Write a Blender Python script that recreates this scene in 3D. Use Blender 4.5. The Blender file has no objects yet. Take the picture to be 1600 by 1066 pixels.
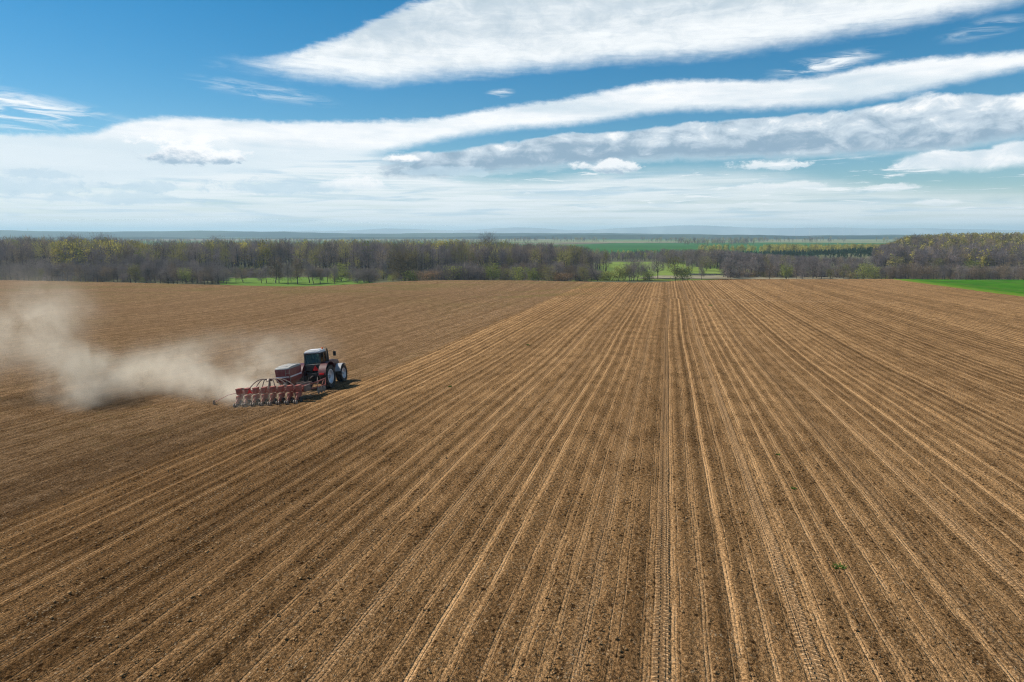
import bpy, bmesh, math, random
import numpy as np
from mathutils import Vector, Matrix

R = math.radians
SC = bpy.context.scene
COL = SC.collection

# ---------------------------------------------------------------- camera
F, CX, CY = 1067.0, 800.0, 533.0           # focal length and centre in photo pixels
YAW, PITCH, HC = R(12.93), R(8.95), 10.0   # rows run along +Y
cam_d = bpy.data.cameras.new('camera')
cam_d.sensor_width = 36.0
cam_d.lens = 36.0 * F / 1600.0
cam_d.clip_start = 0.1
cam_d.clip_end = 60000
cam = bpy.data.objects.new('camera', cam_d)
COL.objects.link(cam)
cam.location = (0, 0, HC)
cam.rotation_euler = (R(90) - PITCH, 0, YAW)
SC.camera = cam

# ---------------------------------------------------------------- light and exposure
SUN_AZ, SUN_EL = R(-88), R(43)             # azimuth from +Y, clockwise positive
SC.view_settings.view_transform = 'Standard'
SC.view_settings.look = 'None'
SC.view_settings.gamma = 1.0
SC.view_settings.exposure = 0.25
SC.view_settings.use_curve_mapping = False
sun_d = bpy.data.lights.new('sun', 'SUN')
sun_d.energy = 5.0
sun_d.angle = R(0.53)
sun_d.color = (1.0, 0.93, 0.82)
sun = bpy.data.objects.new('sun', sun_d)
COL.objects.link(sun)
sdir = Vector((math.sin(SUN_AZ) * math.cos(SUN_EL), math.cos(SUN_AZ) * math.cos(SUN_EL), math.sin(SUN_EL)))
sun.rotation_euler = (-sdir).to_track_quat('-Z', 'Y').to_euler()
sun.location = sdir * 300

SC.cycles.volume_bounces = 2
SC.cycles.max_bounces = 4
SC.cycles.transparent_max_bounces = 16
SC.cycles.use_denoising = True
SC.cycles.denoising_prefilter = 'NONE'
SC.cycles.filter_width = 1.15
SC.cycles.volume_step_rate = 1.0
SC.cycles.volume_max_steps = 256

# ---------------------------------------------------------------- projection helpers
cy_, sy_ = math.cos(YAW), math.sin(YAW)
AX = np.array([-sy_, cy_])                 # horizontal view axis
RX = np.array([cy_, sy_])                  # horizontal right


def ray(px, py):
    """world direction through photo pixel"""
    u, v = (px - CX) / F, (CY - py) / F
    d = math.cos(PITCH) + v * math.sin(PITCH)
    z = -math.sin(PITCH) + v * math.cos(PITCH)
    return np.array([AX[0] * d + RX[0] * u, AX[1] * d + RX[1] * u, z])


def at_depth(px, D):
    """ground-plan point that stands in photo column px (at horizon level) at depth D"""
    u = (px - CX) / F * math.cos(PITCH)
    return np.array([AX[0] * D + RX[0] * u * D, AX[1] * D + RX[1] * u * D])


def on_plane(px, py, z):
    r = ray(px, py)
    t = (z - HC) / r[2]
    return np.array([r[0] * t, r[1] * t])


# ---------------------------------------------------------------- terrain
_ys = np.arange(-80, 420, 1.0)
_prof = np.interp(_ys, [-80, 0, 16, 33, 64, 142, 220, 420], [-0.3, 0.0, 0.15, 0.6, 1.75, 2.95, 4.6, 8.8])
_k = np.exp(-np.linspace(-2, 2, 31) ** 2)
_k /= _k.sum()
_prof = np.convolve(np.pad(_prof, 15, mode='edge'), _k, 'valid')


def sstep(a, b, x):
    t = np.clip((x - a) / (b - a), 0, 1)
    return t * t * (3 - 2 * t)


def base_z(x, y):
    return -np.interp(y, _ys, _prof) - 1.9 * sstep(-11, -44, x) + 0.10 * np.sin(x * 0.045 + 1.3) * np.sin(y * 0.036) * sstep(20, 60, y) + 0.45 * sstep(-28, -60, x) * np.sin(y * 0.062 + x * 0.035 + 0.6) * sstep(30, 60, y)


SKY = [(-700, 437), (0, 437), (100, 439), (200, 441), (300, 443.5), (400, 446), (470, 447.5), (520, 446), (560, 443), (600, 440),
       (650, 438), (700, 437), (850, 438), (950, 439.5), (1020, 439), (1075, 437.5), (1150, 436), (1400, 435.5), (1450, 436.5), (1600, 437.5), (2300, 438)]
_az, _rb = [], []
for px in range(-700, 2300, 10):
    py = float(np.interp(px, [s[0] for s in SKY], [s[1] for s in SKY]))
    d = ray(px, py)
    h = math.hypot(d[0], d[1])
    rr = np.arange(20, 420, 0.5)
    zz = HC + d[2] / h * rr
    bz = base_z(d[0] / h * rr, d[1] / h * rr)
    i = int(np.argmax(zz <= bz)) or len(rr) - 1
    _az.append(math.atan2(d[0], d[1]))
    _rb.append(rr[i])
_az, _rb = np.array(_az), np.array(_rb)
_kk = np.ones(9) / 9
_rb = np.convolve(np.pad(_rb, 4, mode='edge'), _kk, 'valid')
FLOOR = -16.0
_hillR = at_depth(1590, 640)
_hillL = at_depth(20, 560)


def break_r(az):
    return np.interp(az, _az, _rb)


def sp(t):
    return np.where(t > 30, t, np.log1p(np.exp(np.minimum(t, 30))))


def terrain(x, y):
    x = np.asarray(x, float)
    y = np.asarray(y, float)
    r = np.hypot(x, y)
    rb = break_r(np.arctan2(x, y))
    s = np.minimum(1.0, (rb + 40) / np.maximum(r, 1e-6))
    z = base_z(x * s, y * s) - 0.21 * sp((r - rb) / 1.6) * 1.6
    z = FLOOR + sp((z - FLOOR) / 1.5) * 1.5
    g = lambda c, sx, sy, h: h * np.exp(-(((x - c[0]) * RX[0] + (y - c[1]) * RX[1]) / sx) ** 2 - (((x - c[0]) * AX[0] + (y - c[1]) * AX[1]) / sy) ** 2)
    z = z + np.where(r > rb + 60, 1, 0) * (g(_hillR, 165, 130, 12.5) + g(_hillL, 120, 110, 4.0))
    return z


def tz(x, y):
    return float(terrain(np.array([x]), np.array([y]))[0])


def on_ground(px, py):
    """first ground point seen through photo pixel"""
    d = ray(px, py)
    t = np.arange(8, 900, 0.1)
    zz = HC + d[2] * t
    i = int(np.argmax(zz <= terrain(d[0] * t, d[1] * t)))
    return np.array([d[0] * t[i], d[1] * t[i], zz[i]])


# ---------------------------------------------------------------- tagging helpers
def tag(o, label=None, cat=None, group=None, kind=None):
    if label: o['label'] = label
    if cat: o['category'] = cat
    if group: o['group'] = group
    if kind: o['kind'] = kind
    return o


def thing(name, label, cat, loc=(0, 0, 0), rot=(0, 0, 0), group=None):
    o = bpy.data.objects.new(name, None)
    COL.objects.link(o)
    o.empty_display_size = 0.3
    o.location = loc
    o.rotation_euler = rot
    return tag(o, label, cat, group)


def link(name, me, mat=None, parent=None):
    o = bpy.data.objects.new(name, me)
    COL.objects.link(o)
    if mat is not None and len(me.materials) == 0:
        me.materials.append(mat)
    if parent is not None:
        o.parent = parent
    return o


def np_mesh(name, v, f, mat=None, smooth=False):
    """mesh from numpy verts (n,3) and faces (m,3) or (m,4)"""
    me = bpy.data.meshes.new(name)
    v = np.asarray(v, np.float32)
    f = np.asarray(f, np.int32)
    m, k = f.shape
    me.vertices.add(len(v))
    me.vertices.foreach_set('co', v.ravel())
    me.loops.add(m * k)
    me.loops.foreach_set('vertex_index', f.ravel())
    me.polygons.add(m)
    me.polygons.foreach_set('loop_start', np.arange(0, m * k, k, dtype=np.int32))
    me.polygons.foreach_set('loop_total', np.full(m, k, np.int32))
    if smooth:
        me.polygons.foreach_set('use_smooth', np.ones(m, bool))
    me.update(calc_edges=True)
    me.validate()
    if mat: me.materials.append(mat)
    return me


# ---------------------------------------------------------------- node helpers
class NT:
    def __init__(s, tree):
        s.t = tree
        s.n = tree.nodes
        s.l = tree.links

    def new(s, typ, **kw):
        n = s.n.new(typ)
        for k, v in kw.items():
            setattr(n, k, v)
        return n

    def put(s, sock, val):
        if hasattr(val, 'is_output'):
            s.l.new(val, sock)
        elif val is not None:
            try:
                sock.default_value = val
            except Exception:
                sock.default_value = (val, val, val)

    def math(s, op, a, b=None, c=None, clamp=False):
        n = s.new('ShaderNodeMath', operation=op, use_clamp=clamp)
        s.put(n.inputs[0], a)
        if b is not None: s.put(n.inputs[1], b)
        if c is not None: s.put(n.inputs[2], c)
        return n.outputs[0]

    def vmath(s, op, a, b=None):
        n = s.new('ShaderNodeVectorMath', operation=op)
        s.put(n.inputs[0], a)
        if b is not None: s.put(n.inputs[1], b)
        return n.outputs['Value'] if op in ('LENGTH', 'DOT_PRODUCT', 'DISTANCE') else n.outputs[0]

    def comb(s, x, y, z=0.0):
        n = s.new('ShaderNodeCombineXYZ')
        s.put(n.inputs[0], x); s.put(n.inputs[1], y); s.put(n.inputs[2], z)
        return n.outputs[0]

    def sep(s, v):
        n = s.new('ShaderNodeSeparateXYZ')
        s.put(n.inputs[0], v)
        return n.outputs[0], n.outputs[1], n.outputs[2]

    def noise(s, vec, scale, detail=4, rough=0.55, dist=0.0):
        n = s.new('ShaderNodeTexNoise')
        s.put(n.inputs['Vector'], vec)
        n.inputs['Scale'].default_value = scale
        n.inputs['Detail'].default_value = detail
        n.inputs['Roughness'].default_value = rough
        n.inputs['Distortion'].default_value = dist
        return n.outputs['Fac']

    def voro(s, vec, scale, feature='F1', out='Distance', rand=1.0):
        n = s.new('ShaderNodeTexVoronoi', feature=feature)
        s.put(n.inputs['Vector'], vec)
        n.inputs['Scale'].default_value = scale
        n.inputs['Randomness'].default_value = rand
        return n.outputs[out]

    def white(s, v, dim='1D'):
        n = s.new('ShaderNodeTexWhiteNoise', noise_dimensions=dim)
        s.put(n.inputs['W' if dim == '1D' else 'Vector'], v)
        return n.outputs['Value']

    def ss(s, a, b, x, lo=0.0, hi=1.0, smooth=True):
        n = s.new('ShaderNodeMapRange')
        n.interpolation_type = 'SMOOTHSTEP' if smooth else 'LINEAR'
        s.put(n.inputs['Value'], x)
        s.put(n.inputs['From Min'], a); s.put(n.inputs['From Max'], b)
        s.put(n.inputs['To Min'], lo); s.put(n.inputs['To Max'], hi)
        return n.outputs['Result']

    def mix(s, f, a, b, typ='MIX'):
        n = s.new('ShaderNodeMix', data_type='RGBA', blend_type=typ)
        s.put(n.inputs['Factor'], f)
        for sock, v in ((n.inputs['A'], a), (n.inputs['B'], b)):
            pass
        ia = [i for i in n.inputs if i.name == 'A' and i.type == 'RGBA'][0]
        ib = [i for i in n.inputs if i.name == 'B' and i.type == 'RGBA'][0]
        for sock, v in ((ia, a), (ib, b)):
            if hasattr(v, 'is_output'): s.l.new(v, sock)
            else: sock.default_value = (*v, 1) if len(v) == 3 else v
        return [o for o in n.outputs if o.type == 'RGBA'][0]

    def bump(s, h, dist=0.05, strength=1.0, normal=None):
        n = s.new('ShaderNodeBump')
        s.put(n.inputs['Height'], h)
        n.inputs['Distance'].default_value = dist
        s.put(n.inputs['Strength'], strength)
        if normal is not None: s.put(n.inputs['Normal'], normal)
        return n.outputs[0]


def new_mat(name):
    m = bpy.data.materials.new(name)
    m.use_nodes = True
    m.node_tree.nodes.clear()
    t = NT(m.node_tree)
    out = t.new('ShaderNodeOutputMaterial')
    return m, t, out


def principled(t, out, color, rough=0.7, metal=0.0, normal=None, spec=0.5, coat=0.0):
    b = t.new('ShaderNodeBsdfPrincipled')
    if hasattr(color, 'is_output'): t.l.new(color, b.inputs['Base Color'])
    else: b.inputs['Base Color'].default_value = (*color, 1)
    t.put(b.inputs['Roughness'], rough)
    b.inputs['Metallic'].default_value = metal
    b.inputs['Specular IOR Level'].default_value = spec
    b.inputs['Coat Weight'].default_value = coat
    if normal is not None: t.l.new(normal, b.inputs['Normal'])
    t.l.new(b.outputs[0], out.inputs['Surface'])
    return b


def simple_mat(name, c, rough=0.5, metal=0.0, var=0.25, scale=6.0, coat=0.0, dust=0.0):
    """paint / rubber / metal with uneven tone, and settled soil dust on upward faces' noise"""
    m, t, out = new_mat(name)
    tc = t.new('ShaderNodeTexCoord').outputs['Object']
    n = t.noise(tc, scale, 5)
    a = tuple(x * (1 - var) for x in c)
    b = tuple(min(1, x * (1 + var)) for x in c)
    col = t.mix(n, a, b)
    if dust:
        d = t.ss(0.42, 0.7, t.noise(tc, scale * 0.6, 6))
        col = t.mix(t.math('MULTIPLY', d, dust), col, (0.30, 0.22, 0.155))
    principled(t, out, col, rough, metal, coat=coat)
    return m


# ---------------------------------------------------------------- world: sky and clouds
def px_to_sky(px, py):
    d = ray(px, py)
    az = math.atan2(d[0], d[1]) + YAW      # relative to the view axis at build time: a fixed world azimuth
    el = math.atan2(d[2], math.hypot(d[0], d[1]))
    return math.degrees(az), math.degrees(el)


def build_world():
    w = bpy.data.worlds.new('World')
    SC.world = w
    w.use_nodes = True
    w.node_tree.nodes.clear()
    t = NT(w.node_tree)
    out = t.new('ShaderNodeOutputWorld')
    sky = t.new('ShaderNodeTexSky', sky_type='NISHITA')
    sky.sun_disc = False
    sky.sun_elevation = SUN_EL
    sky.sun_rotation = SUN_AZ
    sky.altitude = 300
    sky.air_density = 1.0
    sky.dust_density = 0.25
    sky.ozone_density = 4.0
    bg_sky = t.new('ShaderNodeBackground')
    hsv = t.new('ShaderNodeHueSaturation')
    hsv.inputs['Saturation'].default_value = 1.42
    hsv.inputs['Value'].default_value = 1.04
    hsv.inputs['Hue'].default_value = 0.489
    t.l.new(sky.outputs[0], hsv.inputs['Color'])
    t.l.new(hsv.outputs[0], bg_sky.inputs['Color'])
    bg_sky.inputs['Strength'].default_value = 0.079

    dirv = t.new('ShaderNodeTexCoord').outputs['Generated']
    x, y, z = t.sep(dirv)
    az = t.math('ARCTAN2', x, y)
    azd = t.math('ADD', t.math('MULTIPLY', az, 180 / math.pi), math.degrees(YAW))
    hor = t.math('SQRT', t.math('ADD', t.math('MULTIPLY', x, x), t.math('MULTIPLY', y, y)))
    el = t.math('MULTIPLY', t.math('ARCTAN2', z, hor), 180 / math.pi)
    U = t.math('DIVIDE', t.math('ADD', azd, 45), 90)        # 0..1 over +-45 degrees
    E = t.math('DIVIDE', el, 25)                            # 0..1 over 25 degrees

    def curve(pts):
        fc = t.new('ShaderNodeFloatCurve')
        c = fc.mapping.curves[0]
        P = []
        for a, b in pts:
            A, B = px_to_sky(a, b)
            P.append(((A + 45) / 90, B / 25))
        P.sort()
        c.points[0].location = P[0]
        c.points[1].location = P[-1]
        for p in P[1:-1]:
            c.points.new(*p)
        fc.mapping.extend = 'HORIZONTAL'
        fc.mapping.update()
        t.put(fc.inputs['Value'], U)
        return fc.outputs[0]

    # noise fields (stretched along the horizon)
    p_s = t.comb(t.math('MULTIPLY', U, 9), t.math('MULTIPLY', E, 16), 0.0)      # streaks
    p_m = t.comb(t.math('MULTIPLY', U, 22), t.math('MULTIPLY', E, 22), 3.0)
    p_f = t.comb(t.math('MULTIPLY', U, 95), t.math('MULTIPLY', E, 44), 5.0)
    p_r = t.comb(t.math('MULTIPLY', U, 40), t.math('MULTIPLY', E, 19), 6.0)
    # diagonal fibres for the cirrus
    fib = t.comb(t.math('ADD', t.math('MULTIPLY', U, 26), t.math('MULTIPLY', E, 30)), t.math('SUBTRACT', t.math('MULTIPLY', E, 42), t.math('MULTIPLY', U, 8)), 1.0)
    n_s = t.math('SUBTRACT', t.noise(p_s, 1.0, 6, 0.6, 0.6), 0.5)
    n_m = t.math('SUBTRACT', t.noise(p_m, 1.0, 6, 0.6, 0.4), 0.5)
    n_f = t.math('SUBTRACT', t.noise(p_f, 1.0, 5, 0.65), 0.5)
    n_r = t.math('SUBTRACT', t.noise(p_r, 1.0, 7, 0.62, 0.5), 0.5)
    n_c = t.math('SUBTRACT', t.noise(fib, 1.0, 7, 0.62, 0.8), 0.5)
    bil = t.voro(t.comb(t.math('ADD', t.math('MULTIPLY', U, 46), t.math('MULTIPLY', n_f, 1.2)), t.math('ADD', t.math('MULTIPLY', E, 36), t.math('MULTIPLY', n_m, 1.5)), 0.0), 1.0, 'SMOOTH_F1')

    def warp(am=0.0, as_=0.0, af=0.0, ac=0.0, ar=0.0):
        e = E
        for a, n in ((am, n_m), (as_, n_s), (af, n_f), (ac, n_c), (ar, n_r)):
            if a: e = t.math('ADD', e, t.math('MULTIPLY', n, a))
        return e

    def band(lo, hi, e, slo, shi, e_hi=None):
        e_hi = e_hi if e_hi is not None else e
        a = t.ss(t.math('SUBTRACT', lo, slo), t.math('ADD', lo, slo), e)
        b = t.ss(t.math('SUBTRACT', hi, shi), t.math('ADD', hi, shi), e_hi, 1.0, 0.0)
        return t.math('MULTIPLY', a, b)

    def over(cur, alpha, fac, col):
        """composite col at fac over (cur, alpha)"""
        c = t.mix(fac, cur, col)
        a = t.math('SUBTRACT', 1.0, t.math('MULTIPLY', t.math('SUBTRACT', 1.0, alpha), t.math('SUBTRACT', 1.0, fac)))
        return c, a

    def gray(v, cool=0.0):
        """cloud tone from a 0..1 lightness"""
        return t.mix(v, (0.46, 0.58, 0.69), (0.93, 0.94, 0.95))

    # --- low veil
    veil_top = curve([(-100, 205), (0, 212), (140, 210), (180, 196), (260, 188), (420, 196), (560, 225), (640, 250), (760, 275), (1000, 262), (1200, 262), (1400, 285), (1700, 290)])
    ev = warp(am=0.012, as_=0.02, af=0.01)
    veil = t.ss(t.math('SUBTRACT', veil_top, 0.05), t.math('ADD', veil_top, 0.012), ev, 1.0, 0.0)
    str2 = t.noise(t.comb(t.math('MULTIPLY', U, 10), t.math('MULTIPLY', E, 75), 9.0), 1.0, 5, 0.6, 0.3)
    veil = t.math('MULTIPLY', veil, t.ss(0.28, 0.60, str2, 0.60, 0.97))
    # thinner to the right, thick near the horizon
    thin = t.math('MULTIPLY', t.ss(0.5, 0.95, U), t.ss(0.03, 0.16, E))
    veil = t.math('MULTIPLY', veil, t.math('SUBTRACT', 1.0, t.math('MULTIPLY', thin, 0.45)))
    # greyish patches and brighter cumulus scraps in the veil
    pat = t.noise(t.comb(t.math('MULTIPLY', U, 12), t.math('MULTIPLY', E, 40), 4.0), 1.0, 5, 0.55, 0.5)
    vcol = t.mix(t.ss(0.47, 0.68, pat), (0.86, 0.90, 0.92), (0.55, 0.69, 0.79))
    vcol = t.mix(t.ss(0.0, 0.09, E, 0.55, 0.0), vcol, (1.0, 1.0, 1.0))
    cur, alpha = vcol, veil
    # scraps
    scr = t.noise(t.comb(t.math('MULTIPLY', U, 26), t.math('MULTIPLY', E, 80), 2.0), 1.0, 5, 0.62, 0.6)
    scm = t.math('MULTIPLY', t.ss(0.57, 0.68, scr), t.math('MULTIPLY', t.ss(0.03, 0.07, E), t.ss(0.24, 0.19, E)))
    scm = t.math('MULTIPLY', scm, t.ss(0.38, 0.62, U, 0.35, 0.9))
    cur, alpha = over(cur, alpha, scm, (0.92, 0.94, 0.95))

    # --- broad thin sheet joining band 2 on the left
    lo = curve([(-100, 300), (0, 300), (300, 275), (500, 255), (640, 228), (760, 205), (900, 192), (1050, 172), (1200, 168), (1350, 156), (1500, 126), (1600, 106), (1700, 90)])
    hi = curve([(-100, 205), (0, 210), (140, 209), (190, 193), (260, 184), (400, 190), (560, 190), (680, 186), (760, 172), (900, 152), (1000, 133), (1060, 127), (1250, 124), (1400, 98), (1500, 88), (1600, 82), (1700, 78)])
    b2 = band(lo, hi, warp(am=0.012, af=0.022), 0.018, 0.011, warp(am=0.010, af=0.024, ac=0.010))
    sh2 = t.ss(0.30, 0.62, t.noise(t.comb(t.math('MULTIPLY', U, 7), t.math('MULTIPLY', E, 14), 7.0), 1.0, 5, 0.55))
    c2 = t.mix(t.math('ADD', sh2, t.math('MULTIPLY', n_r, 0.8), clamp=True), (0.64, 0.74, 0.81), (0.95, 0.96, 0.97))
    e_lo, e_hi = px_to_sky(300, 235)[1] / 25, px_to_sky(300, 212)[1] / 25
    c2 = t.mix(t.math('MULTIPLY', t.math('MULTIPLY', t.ss(e_hi, e_lo, warp(am=0.02)), t.ss(0.58, 0.42, U)), 0.75), c2, (0.70, 0.80, 0.86))
    cur, alpha = over(cur, alpha, t.math('MULTIPLY', b2, t.ss(-0.3, 0.2, n_s, 0.86, 1.0)), c2)

    # --- band 3: grey-bottomed stratocumulus
    lo = curve([(-100, 330), (480, 330), (570, 272), (640, 276), (760, 268), (900, 258), (1000, 250), (1200, 244), (1330, 240), (1450, 236), (1600, 214), (1700, 205)])
    hi = curve([(-100, 330), (480, 330), (575, 246), (640, 240), (720, 234), (800, 222), (900, 210), (960, 207), (1050, 196), (1150, 188), (1270, 180), (1340, 173), (1400, 158), (1500, 147), (1600, 151), (1700, 158)])
    e3 = warp(ar=0.040, af=0.016)
    e3h = t.math('ADD', warp(ar=0.030, af=0.012), t.math('MULTIPLY', t.math('SUBTRACT', bil, 0.42), 0.024))
    b3 = band(lo, hi, e3, 0.018, 0.007, e3h)
    ux = lambda p: (px_to_sky(p, 250)[0] + 45) / 90
    b3 = t.math('MULTIPLY', b3, t.ss(ux(585), ux(640), t.math('ADD', U, t.math('MULTIPLY', n_r, 0.10))))
    rel = t.math('DIVIDE', t.math('SUBTRACT', E, lo), t.math('MAXIMUM', t.math('SUBTRACT', hi, lo), 0.01))
    lum = t.math('ADD', t.math('MULTIPLY', t.ss(-0.1, 1.1, rel), 0.42), t.math('ADD', t.math('MULTIPLY', n_r, 1.5), t.math('ADD', t.math('MULTIPLY', n_s, 0.6), t.math('MULTIPLY', t.math('SUBTRACT', 0.42, bil), 0.55))))
    lum = t.math('ADD', lum, t.ss(0.60, 0.95, U, 0.0, 0.20))
    c3 = t.mix(t.ss(0.02, 0.55, lum), (0.27, 0.39, 0.51), (0.60, 0.69, 0.77))
    c3 = t.mix(t.ss(0.46, 0.80, lum), c3, (0.96, 0.965, 0.97))
    cur, alpha = over(cur, alpha, b3, c3)
    # right-hand lower puff row
    lo = curve([(-100, 290), (1300, 280), (1385, 266), (1420, 266), (1500, 266), (1600, 258), (1700, 255)])
    hi = curve([(-100, 270), (1300, 262), (1385, 246), (1440, 238), (1520, 232), (1600, 222), (1700, 220)])
    b4 = band(lo, hi, warp(ar=0.030, af=0.012), 0.012, 0.006, t.math('ADD', warp(ar=0.025, af=0.01), t.math('MULTIPLY', t.math('SUBTRACT', bil, 0.42), 0.03)))
    b4 = t.math('MULTIPLY', b4, t.ss(ux(1385), ux(1425), t.math('ADD', U, t.math('MULTIPLY', n_r, 0.06))))
    cur, alpha = over(cur, alpha, b4, t.mix(t.ss(-0.2, 0.25, t.math('ADD', n_r, t.math('MULTIPLY', t.math('SUBTRACT', 0.42, bil), 0.4))), (0.66, 0.75, 0.82), (0.95, 0.96, 0.97)))
    # --- small cumulus on the left
    def puff(px, py, rx, ry, strength=1.0, dark=True, flat=False):
        nonlocal cur, alpha
        A, B = px_to_sky(px, py)
        dx = t.math('DIVIDE', t.math('SUBTRACT', azd, A), rx / F * 57.3)
        dy = t.math('DIVIDE', t.math('SUBTRACT', el, B), ry / F * 57.3)
        dyb = t.math('MULTIPLY', dy, t.ss(-0.1, 0.1, dy, 1.7, 1.0))
        d = t.math('SQRT', t.math('ADD', t.math('MULTIPLY', dx, dx), t.math('MULTIPLY', dyb, dyb)))
        d = t.math('ADD', d, t.math('ADD', t.math('MULTIPLY', n_f, 1.3), t.math('ADD', t.math('MULTIPLY', n_r, 1.7), t.math('MULTIPLY', t.math('SUBTRACT', bil, 0.42), 1.0))))
        m = t.math('MULTIPLY', t.ss(1.05, 0.55, d), strength)
        cc = t.mix(t.ss(-0.55, 0.25, t.math('ADD', dy, t.math('MULTIPLY', n_f, 1.5))), (0.36, 0.49, 0.61) if dark else (0.76, 0.83, 0.88), (0.98, 0.98, 0.985))
        if flat: cc = t.mix(t.ss(-0.2, 0.3, n_r), (0.50, 0.65, 0.76), (0.62, 0.75, 0.83))
        cur, alpha = over(cur, alpha, m, cc)

    puff(296, 240, 66, 27)
    puff(345, 246, 34, 16)
    puff(625, 250, 38, 9)
    puff(240, 292, 75, 12, 0.75, flat=True)
    puff(70, 272, 45, 9, 0.7, flat=True)
    puff(440, 296, 95, 15, 0.8, flat=True)
    puff(30, 295, 90, 14, 0.6, flat=True)
    puff(180, 312, 110, 10, 0.6, flat=True)
    puff(700, 270, 110, 9, 0.6, flat=True)
    puff(560, 288, 60, 13, 0.8, False)
    puff(950, 262, 55, 14, 0.9)
    puff(1200, 258, 60, 10, 0.8, False)
    puff(1210, 292, 90, 8, 0.6, False)
    puff(1390, 295, 40, 8, 0.7, False)
    puff(1455, 318, 30, 6, 0.7, False)

    # --- band 1: the large cloud at the top
    lo = curve([(-100, 100), (250, 99), (330, 98), (420, 109), (520, 120), (600, 126), (660, 118), (740, 112), (830, 104), (950, 92), (1080, 84), (1200, 70), (1320, 48), (1420, 34), (1500, 16), (1600, -8), (1700, -60)])
    hi = curve([(-100, 98), (250, 97), (330, 93), (420, 92), (470, 78), (540, 58), (580, 36), (640, 10), (700, -10), (780, -50), (900, -100), (1500, -110), (1560, -30), (1600, -12), (1700, -70)])
    fade = t.ss(0.235, 0.33, t.math('ADD', U, t.math('MULTIPLY', n_c, 0.10)))
    b1 = band(lo, hi, warp(am=0.008, ac=0.026, af=0.022, ar=0.020), 0.034, 0.014, warp(am=0.015, ac=0.030, af=0.024, ar=0.030))
    rel1 = t.math('SUBTRACT', E, lo)
    lum1 = t.math('ADD', t.math('ADD', t.math('MULTIPLY', n_s, 1.0), t.math('MULTIPLY', n_r, 0.9)), t.ss(0.0, 0.16, rel1, 0.80, 0.36))
    c1 = t.mix(t.ss(0.12, 0.85, lum1), (0.50, 0.60, 0.68), (0.88, 0.915, 0.935))
    b1 = t.math('MULTIPLY', b1, t.ss(-0.22, 0.05, n_c, 0.90, 1.0))
    cur, alpha = over(cur, alpha, t.math('MULTIPLY', b1, fade), c1)

    # --- wisps
    def wisp(px, py, rx, ry, tilt, s):
        nonlocal cur, alpha
        A, B = px_to_sky(px, py)
        dx = t.math('SUBTRACT', azd, A)
        dy = t.math('SUBTRACT', t.math('SUBTRACT', el, B), t.math('MULTIPLY', dx, tilt))
        dx = t.math('DIVIDE', dx, rx / F * 57.3)
        dy = t.math('DIVIDE', dy, ry / F * 57.3)
        d = t.math('SQRT', t.math('ADD', t.math('MULTIPLY', dx, dx), t.math('MULTIPLY', dy, dy)))
        m = t.math('MULTIPLY', t.ss(1.0, 0.2, d), t.ss(-0.10, 0.16, n_c))
        m = t.math('MULTIPLY', m, s)
        cur, alpha = over(cur, alpha, m, (0.88, 0.92, 0.95))

    wisp(20, 165, 160, 24, -0.10, 1.0)
    wisp(10, 188, 90, 14, -0.05, 0.8)
    wisp(1290, 100, 90, 16, 0.10, 0.95)
    wisp(780, 146, 28, 8, 0.1, 0.7)
    wisp(410, 143, 120, 16, -0.1, 0.45)
    wisp(1540, 45, 60, 14, 0.1, 0.5)

    # generic broken cloud over the rest of the dome (seen only from elsewhere, but it lights the field)
    gen = t.noise(t.comb(t.math('DIVIDE', x, t.math('ADD', t.math('ABSOLUTE', z), 0.12)), t.math('DIVIDE', y, t.math('ADD', t.math('ABSOLUTE', z), 0.12)), 0.0), 0.9, 6, 0.55, 0.4)
    gm = t.math('MULTIPLY', t.ss(0.52, 0.66, gen), t.math('MULTIPLY', t.ss(0.95, 1.2, E), t.ss(1.0, 1.1, z, 1.0, 1.0)))
    cur, alpha = over(cur, alpha, gm, (0.85, 0.88, 0.9))

    bg_c = t.new('ShaderNodeBackground')
    t.l.new(cur, bg_c.inputs['Color'])
    bg_c.inputs['Strength'].default_value = 0.93
    mx = t.new('ShaderNodeMixShader')
    t.l.new(alpha, mx.inputs[0])
    t.l.new(bg_sky.outputs[0], mx.inputs[1])
    t.l.new(bg_c.outputs[0], mx.inputs[2])
    t.l.new(mx.outputs[0], out.inputs['Surface'])


build_world()

# ---------------------------------------------------------------- soil
BOUND = -24.5          # edge between drilled and undrilled land
ROW = 0.75
TRACKS = [(0.0, 1.0), (3.57, 1.0), (-2.04, 0.45), (-7.75, 0.6), (-9.6, 0.4), (8.3, 0.5), (10.3, 0.6), (-15.6, 0.5), (-13.7, 0.3)]


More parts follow.
